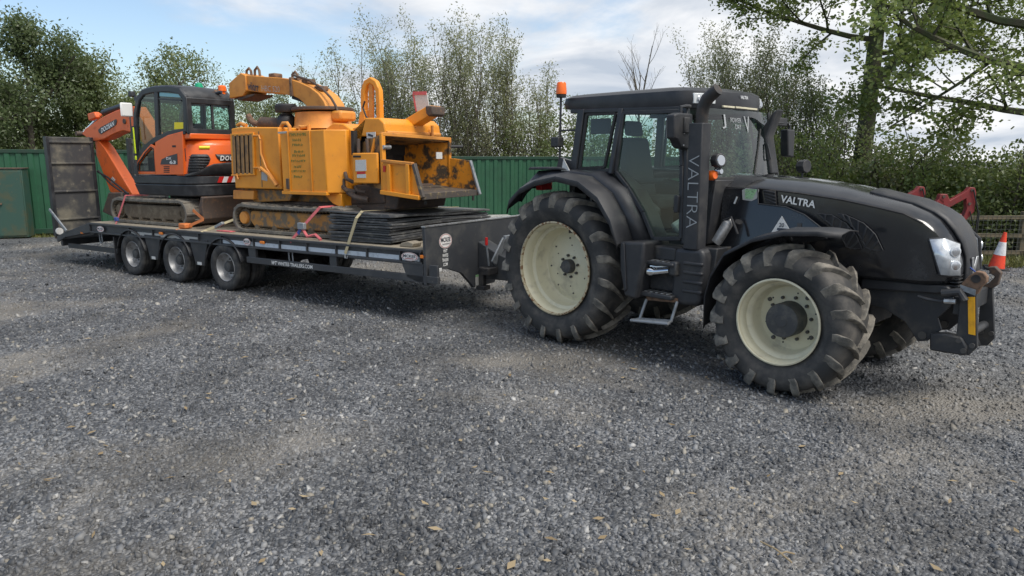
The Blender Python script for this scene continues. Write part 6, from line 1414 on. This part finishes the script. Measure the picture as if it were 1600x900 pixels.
# side tank with faded lettering
YT = -.96
a, b = S('R', YT, 437, 205), S('R', YT, 506, 204); lo = S('R', YT, 438, 300)[1]; lo2 = S('R', YT, 506, 303)[1]
c = SX('R', -3.98, 531, 203)
xt0, xt1, ztp = a[0], b[0], a[1]
m = MB(); m.prism([(xt0, YT), (xt1, YT), (-4.02, -.72), (-4.02, -.30), (xt0, -.30)], lo, ztp, 'z'); TK2 = m.done('side_tank', 'chip_yellow', CH_, .014)
for px in (452, 486):
    x = S('R', YT, px, 250)[0]; m = MB(); m.box(x-.014, x+.014, YT-.014, YT-.001, lo+.01, ztp-.01); m.done('tank_seam', 'chip_yellow', TK2, .004)
m = MB(); m.box(xt0-.01, xt1+.01, YT-.02, YT+.05, lo-.03, lo+.02); m.done('tank_flange', 'chip_yellow', TK2, .005)
rr = random.Random(2)
for px, py, wpx, hh in ((466, 210.5, 27, .05), (465, 218.5, 15, .045), (466, 226, 18, .04), (467, 237, 14, .035), (467, 243, 20, .035), (467, 251.5, 24, .028), (466, 260.5, 13, .035), (467, 267, 22, .035), (467, 276, 15, .035)):
    a_, b_ = S('R', YT, px-wpx/2, py), S('R', YT, px+wpx/2, py); x = a_[0]; m = MB()
    while x < b_[0]-.02:
        w_ = rr.uniform(.018, .034); m.box(x, x+w_*.4, YT-.004, YT-.001, a_[1]-hh/2, a_[1]+hh/2*rr.uniform(.5, 1)); m.box(x, x+w_, YT-.0035, YT-.001, a_[1]-hh/2*rr.uniform(-.6, 1), a_[1]-hh/2*rr.uniform(-.6, 1)+.012); x += w_+.012
    m.done('faded_lettering', 'faded_green', TK2, smooth=0, kind='stuff')
q = SS('R', YT, [(434, 206), (448, 205), (448, 208), (435, 209)]); m = MB(); m.prism(q, YT-.004, YT-.001); m.done('sticker', 'label_grey', TK2)
c = S('R', YT, 451, 283); m = MB(); m.box(c[0]-.03, c[0]+.03, YT-.03, YT-.002, c[1]-.12, c[1]+.04); m.done('tank_catch', 'rust_dark', TK2, .006)
for px in (446, 476):
    c = S('R', -.75, px, 203); m = MB(); m.tube([(c[0]-.10, -.75, ztp-.02), (c[0]-.10, -.75, ztp+.08), (c[0]-.05, -.75, ztp+.13 if px < 460 else ztp+.06), (c[0]+.05, -.75, ztp+.13 if px < 460 else ztp+.06), (c[0]+.10, -.75, ztp+.08), (c[0]+.10, -.75, ztp-.02)], .03, 8); m.done('lifting_eye', 'chip_chute', TK2)
q = SS('R', -.85, [(500, 300), (531, 303), (531, 325), (517, 318)]); m = MB(); m.prism(q, -.82, -.3); m.done('tank_bracket', 'chip_yellow', TK2, .01)
# drum housing
q = SS('R', -.66, [(505, 204), (520, 192), (536, 193), (552, 205), (553, 290), (531, 303), (505, 303)]); m = MB(); m.prism(q, -.66, .70); m.done('drum_housing', 'chip_yellow', CH_, .02)
m = MB(); m.box(-5.3, -4.1, -.5, .75, 1.60, 2.5); m.done('drum_body', 'chip_yellow', CH_, .02)
for px, py, px2, py2, r in ((540, 270, 552, 285, .04), (535, 290, 556, 300, .05), (556, 292, 570, 300, .035), (545, 300, 575, 312, .06), (538, 280, 545, 300, .03)):
    a, b = S('R', -.75, px, py), S('R', -.75, px2, py2); m = MB(); m.tube([(a[0], -.76, a[1]), ((a[0]+b[0])/2, -.80, (a[1]+b[1])/2-.02), (b[0], -.74, b[1])], r*.7, 8); m.done('hydraulic_pipe', 'rust_dark', CH_)
q = SS('R', -.62, [(534, 288), (600, 290), (602, 318), (540, 320)]); m = MB(); m.prism(q, -.62, .5); m.done('gearbox', 'rust_dark', CH_, .02)
# exhaust, air cleaner
c = S('R', -.3, 448, 187); m = MB(); m.lathe([(.15, -.14), (.17, -.02), (.14, .06), (.10, .10), (.10, .12)], (c[0], -.3, c[1]-.02), 'z', 20); m.lathe([(.10, .13), (.17, .135), (.18, .16), (.18, .24), (.15, .27), (0, .275)], (c[0], -.3, c[1]-.02), 'z', 20); m.done('air_cleaner', 'hose', CH_, kind='stuff')
a, b = S('R', -.3, 410, 192), S('R', -.3, 440, 194); m = MB(); m.tube([(a[0], -.3, a[1]), (b[0], -.3, b[1])], [.10, .10], 14); m.done('silencer', 'rust_dark', CH_)
c = SS('R', -.3, [(405, 194), (396, 192), (391, 186), (388, 180)]); m = MB(); m.tube([(x, -.3, z) for x, z in c], .05, 10); m.done('exhaust_pipe', 'rust', CH_)
# discharge chute
YCH = -.21
c = SS('R', 0, [(480, 192), (482, 171), (534, 172), (534, 192)])
xm = (c[1][0]+c[2][0])/2-.05; m = MB(); m.lathe([(.50, 0), (.46, .06), (.44, .26)], (xm, 0, 2.60), 'z', 28); m.done('chute_base', 'chip_chute', CH_)
z_ = c[1][1]; m = MB(); m.lathe([(.48, 0), (.50, .015), (.50, .05), (.47, .06)], (xm, 0, z_-.05), 'z', 32); m.done('slew_ring', 'rust_dark', CH_)
c2 = S('R', YCH, 545, 183); m = MB(); m.box(xm+.38, xm+.62, -.2, .15, z_-.22, z_-.06); m.done('slew_motor', 'chip_chute', CH_, .04)
UP = SS('R', YCH, [(511, 170), (506, 158), (497, 146), (484, 136), (469, 129), (455, 124), (440, 121.5), (410, 119.5), (381, 117)])
DN = SS('R', YCH, [(479, 170), (476, 164), (470, 158), (463, 153), (456, 150), (450, 148.5), (440, 147), (410, 145), (384, 142)])
rings = [[(u[0], -.21, u[1]), (u[0], .21, u[1]), (d[0], .19, d[1]), (d[0], -.19, d[1])] for u, d in zip(UP, DN)]
m = MB().loft(rings, True, False); CHU = m.done('discharge_chute', 'chip_chute', CH_, .012, smooth=40)
m = MB(); q = SS('R', YCH, [(359, 130), (377, 114), (385, 118), (386, 141), (381, 150), (360, 154)]); m.prism(q, -.23, .23); DF = m.done('chute_deflector', 'chip_chute', CHU, .012)
q = SS('R', -.235, [(362, 154), (384, 148), (396, 146), (392, 150), (372, 157)]); m = MB(); m.prism(q, -.2, .2); m.done('deflector_lip', 'rust_dark', DF, .01)
q = SS('R', YCH, [(453, 148), (464, 154), (470, 160), (452, 154)]); m = MB(); m.prism(q, -.17, .17); m.done('chute_flap', 'under_dark', CHU, .01)
q = SS('R', YCH, [(454, 122), (453, 149)]); m = MB(); m.box(q[0][0]-.03, q[0][0]+.03, -.225, .225, q[1][1]-.02, q[0][1]+.015); m.done('chute_flange', 'rust', CHU, .01)
for px, py, hh in ((380, 115, .10), (393, 116, .13), (452, 121, .10)):
    c = S('R', YCH, px, py); m = MB(); m.tube([(c[0]-.06, -.1, c[1]-.04), (c[0]-.05, -.1, c[1]+hh*.6), (c[0]+.02, -.1, c[1]+hh), (c[0]+.07, -.1, c[1]+hh*.5), (c[0]+.08, -.1, c[1]-.04)], .022, 8); m.done('chute_lug', 'rust', CHU)
for px in (418, 470, 490):
    c = S('R', YCH, px, {418: 119, 470: 128, 490: 139}[px]); m = MB(); m.box(c[0]-.10, c[0]+.06, -.12, .06, c[1]-.02, c[1]+.06); m.done('chute_ram', 'rust', CHU, .02)
c = SS('R', -.2, [(455, 122), (480, 130), (500, 143), (514, 158), (522, 172), (526, 185)]); m = MB(); m.tube([(x, -.15, z+.05) for x, z in c], .02, 8); m.done('hose', 'rust_dark', CHU)
a, b = S('R', -.215, 388, 134), S('R', -.215, 404, 137); text('chute_lettering', 'wiiorr', 'print_dark', CHU, ((a[0]+b[0])/2, -.218, (a[1]+b[1])/2), (b[0]-a[0], 0, b[1]-a[1]), (0, 0, 1), .14, width=.30, bold=.02, shear=-.1, ext=.006)
a, b = S('R', -.215, 410, 138), S('R', -.215, 437, 139.5); text('chute_lettering', 'HBC 520', 'label_grey', CHU, ((a[0]+b[0])/2, -.218, (a[1]+b[1])/2), (b[0]-a[0], 0, b[1]-a[1]), (0, 0, 1), .09, width=.46, bold=-.01, ext=.006)
# feed roller head with the lifting loop
YF = -.62
q = SS('R', YF, [(550, 200), (566, 196), (570, 184), (592, 184), (600, 192), (603, 212)]); q += [(-4.05, q[-1][1]), (-4.05, 2.0), (q[0][0], 2.0)]; m = MB(); m.prism(q, YF, .62); FH = m.done('feed_head', 'chip_yellow', CH_, .02)
q = SS('R', -.15, [(571, 200), (569, 160), (569, 142), (573, 130), (580, 125.5), (587, 130), (592, 142), (593, 160), (594, 200)]); m = MB(); m.ribbon(q, .085, -.19, -.10); LO = m.done('lifting_loop', 'chip_yellow', CH_, .015)
q = SS('R', -.15, [(580, 127), (580, 195)]); m = MB(); m.ribbon(q, .085, -.17, -.12); m.done('loop_post', 'chip_chute', LO, .012)
q = SS('R', -.15, [(563, 205), (567, 175), (574, 172), (576, 205)]); m = MB(); m.prism(q, -.22, -.08); m.done('loop_cheek', 'chip_yellow', LO, .012)
c = SS('R', -.3, [(570, 158), (567, 168), (572, 182), (580, 190)]); m = MB(); m.tube([(x, -.3, z) for x, z in c], .014, 8); m.done('hose', 'hose', LO)
for px, y in ((589, -.45), (600, -.2), (607, .1)):
    c = S('R', y, px, 194); m = MB(); m.lathe([(.17, y-.08), (.19, y), (.17, y+.08)], (c[0], 0, c[1]-.10), 'y', 20); m.done('feed_motor', 'chip_yellow', CH_)
q = SS('R', -.66, [(571, 207), (585, 206), (585, 216), (572, 216)]); m = MB(); m.prism(q, -.645, -.63); m.done('warning_sticker', 'label_white', FH)
a, b = q[0], q[2]; m = MB(); m.bar((a[0]+.04, -.648, a[1]-.03), (b[0]-.04, -.648, b[1]+.03), .004, .03); m.done('sticker_mark', 'print_dark', FH)
for px, x2 in ((573, 577), (586, 583), (560, 562)):
    a, b = S('R', -.68, px, 217), S('R', -.68, x2, 240); m = MB(); m.tube([(a[0], -.68, a[1]), (b[0], -.70, b[1])], .025, 8); m.done('feed_ram', 'rust_dark' if px != 586 else 'chip_yellow', FH)
m = MB(); q = SS('R', -.7, [(548, 204), (552, 204), (553, 242), (549, 242)]); m.prism(q, -.70, .6); m.done('rubber_curtain', 'rubber', CH_)
# control box in front
YX = -.86
q = SS('R', YX, [(551, 239), (572, 239), (572, 287), (551, 286)]); x1 = S('R', YX, 570, 260)[0]
z1, z0 = S('R', YX, 560, 239)[1], S('R', YX, 560, 286.5)[1]; xa = S('R', YX, 551, 260)[0]
m = MB(); m.prism([(xa, YX), (xa+.28, YX), (xa+.44, YX+.06), (xa+.44, -.765), (xa, -.765)], z0, z1, 'z'); CBX = m.done('control_box', 'chip_yellow', CH_, .015)
for pts, mt in (([(555.5, 250), (574, 249.5), (574, 267), (556, 267.5)], 'label_white'), ([(558, 268.5), (571, 268), (571, 271.5), (558, 272)], 'red_lens'), ([(558, 272.5), (572, 272), (572, 278), (558, 278)], 'label_white'), ([(552, 243), (564, 243), (564, 246), (552, 246)], 'under_dark')):
    q = SS('R', YX, pts); q = [(min(a, xa+.275), b) for a, b in q]; m = MB(); m.prism(q, YX-.005, YX-.001); m.done('label_plate', mt, CBX)
# infeed hopper
XM = -3.30
yn, yf, zt_, zl = -.74, .62, 2.44, 1.66
XI = -3.67
def plate(v, name, mt, th=.03, bev=.006, par=None): 
    m = MB(); m.add(v, [list(range(len(v)))]); return m.done(name, mt, par or CH_, solid=th, smooth=0)
HP = plate([(XM, yn, 1.68), (XM, yn, zt_), (XI-.25, yn+.22, zt_-.1), (XI-.25, yn+.22, 1.75)], 'hopper_side', 'chip_hopper_shade')
plate([(XM+.12, yf, 1.66), (XM+.12, yf, zt_-.06), (XI-.25, yf-.2, zt_-.1), (XI-.25, yf-.2, 1.75)], 'hopper_side', 'chip_worn')
plate([(XM, yn, zt_), (XM+.12, yf, zt_-.06), (XI-.25, yf-.2, zt_-.10), (XI-.25, yn+.22, zt_-.10)], 'hopper_roof', 'chip_hopper_shade')
plate([(XM, yn, zl+.01), (XM+.12, yf, zl+.01), (XI-.25, yf-.2, 1.74), (XI-.25, yn+.22, 1.74)], 'hopper_floor', 'lip_steel')
m = MB(); m.box(XI-.32, XI-.27, -.5, .45, 1.7, 2.4); m.done('feed_roller_guard', 'under_dark', CH_)
# rim of the mouth
m = MB(); m.bar((XM+.02, yn, zl), (XM+.02, yn, zt_+.03), .05, .07, (0, 1, 0)); m.done('hopper_post', 'chip_yellow', CH_, .006)
m = MB(); m.bar((XM+.02, yn-.02, zt_+.02), (XM+.14, yf+.02, zt_-.03), .05, .05); m.done('hopper_header', 'chip_chute', CH_, .006)
m = MB(); m.bar((XM+.14, yf, zl), (XM+.14, yf, zt_-.02), .04, .05, (0, 1, 0)); m.done('hopper_post', 'chip_worn', CH_, .006)
c = S('R', -.7, 605, 230); m = MB(); m.tube([(XM+.05, yn-.03, c[1]), (XM+.05, yn+.12, c[1])], .03, 10); m.done('control_bar_pivot', 'alu', CH_)
c = SX('R', XM+.14, 684, 243); m = MB(); m.box(XM+.17, XM+.18, c[0]-.08, c[0]+.06, c[1]-.05, c[1]+.05); m.done('sticker', 'label_white', CH_)
m = MB(); m.tube([(XM+.10, yf, 2.30), (XM+.2, yf+.25, 2.30)], .025, 8); m.done('control_lever', 'hose', CH_)
# top sheet with clutter behind the header
m = MB(); m.prism([(-3.62, 2.46), (-3.30, 2.46), (-3.30, 2.50), (-3.62, 2.62)], -.6, .6); m.done('hopper_top', 'chip_chute', CH_, .01)
# near wing, far wing and tail table
YW = -.80
q = SS('R', YW, [(598, 251), (646, 256), (661, 309), (653, 310), (598, 303)]); m = MB(); m.prism(q, YW, YW+.03); NW = m.done('side_wing', 'chip_yellow', CH_, .006)
m = MB(); m.bar((q[0][0], YW-.01, q[0][1]), (q[1][0], YW-.01, q[1][1]), .06, .04); m.done('wing_edge', 'chip_chute', NW, .006)
m = MB(); m.bar((q[1][0]+.01, YW, q[1][1]), (q[2][0], YW, q[2][1]), .06, .05, (1, 0, 0)); m.done('wing_edge', 'lip_steel', NW, .006)
for px in (610, 639):
    a, b = S('R', YW, px, 257), S('R', YW, px+1, 304); m = MB(); m.bar((a[0], YW-.025, a[1]), (b[0], YW-.025, b[1]), .045, .06, (1, 0, 0)); m.done('wing_rib', 'chip_yellow', NW, .006)
a, b = S('R', YW, 598, 300), S('R', YW, 658, 309); m = MB(); m.bar((a[0], YW-.03, a[1]), (b[0], YW-.03, b[1]), .06, .06); m.done('wing_foot', 'chip_yellow', NW, .008)
q = SS('R', YW-.03, [(597, 259), (600.5, 259), (600.5, 268.5), (597, 268.5)]); m = MB(); m.prism(q, YW-.012, YW-.002); m.done('red_reflector', 'red_lens', NW)
XL = -2.62
q = SS('R', .60, [(694, 246), (735, 251), (750, 304), (694, 302)]); m = MB(); m.prism(q, .60, .63); FWG = m.done('side_wing', 'chip_worn', CH_, .006, label='worn far side wing of the hopper')
m = MB(); m.bar((q[1][0], .60, q[1][1]), (q[2][0], .60, q[2][1]), .05, .03, (1, 0, 0)); m.done('wing_edge', 'galv', FWG, .004)
ztb = 1.655
m = MB(); m.add([(XM+.02, yn-.04, ztb), (XM+.14, yf, ztb), (XL-.02, yf-.02, ztb-.03), (XL+.10, yn-.06, ztb-.03)], [(0, 1, 2, 3)]); TT_ = m.done('tail_table', 'lip_steel', CH_, solid=.035, smooth=0)
m = MB(); m.bar((XL+.11, yn-.06, ztb-.055), (XL-.01, yf+.02, ztb-.055), .04, .09); m.done('table_lip', 'lip_steel', TT_, .006)
for y in (yn+.1, yf-.15): m = MB(); m.tube([(XL+.02, y, ztb-.10), (XL+.02, y, ztb-.17)], .02, 8); m.done('table_pin', 'rubber', TT_)
q = SS('R', -.5, [(598, 300), (650, 308), (640, 322), (600, 318)]); m = MB(); m.bar((-3.5, -.5, 1.60), (-2.75, -.5, 1.60), .06, .08); m.bar((-3.5, .4, 1.60), (-2.75, .4, 1.60), .06, .08); m.done('table_support', 'chip_mud', CH_, .008, kind='stuff')
# swung arm on top with its pale panel
q = SS('R', .1, [(598, 215), (605, 198), (622, 196), (640, 186), (672, 167), (680, 165), (682, 178), (652, 196), (648, 218)]); m = MB(); m.prism(q, .0, .24); SA = m.done('infeed_arm', 'chip_yellow', CH_, .012)
q = SS('R', .1, [(673, 166), (684, 166), (685, 180), (678, 183), (674, 178)]); m = MB(); m.prism(q, -.03, .27); m.done('arm_end', 'rust_dark', SA, .02)
for px in (627, 634):
    a = SS('R', .1, [(px, 190), (px+6, 202)]); m = MB(); m.bar((a[0][0], -.02, a[0][1]), (a[1][0], -.02, a[1][1]), .04, .05, (1, 0, 0)); m.done('arm_clamp', 'rust', SA, .008)
q = SS('R', .2, [(643, 145.5), (664, 145), (668, 168), (648, 174)]); m = MB(); m.prism(q, .24, .255); WP = m.done('sign_panel', 'label_white', CH_, .003)
m = MB(); m.bar((q[0][0], .235, q[0][1]), (q[1][0], .235, q[1][1]), .01, .05); m.bar((q[0][0], .2345, q[0][1]), (q[3][0], .2345, q[3][1]), .01, .025, (1, 0, 0)); m.done('sign_border', 'strap_red', WP, kind='stuff')
a, b = S('R', .3, 672, 196), S('R', .3, 672, 222); m = MB(); m.tube([(a[0], .35, a[1]), (b[0], .35, b[1])], .022, 8); m.done('guide_post', 'chip_chute', CH_)
c = SS('R', .0, [(604, 212), (615, 209), (630, 214), (648, 217)]); m = MB(); m.tube([(x, -.2, z) for x, z in c], .018, 8); m.done('hose', 'hose', CH_)
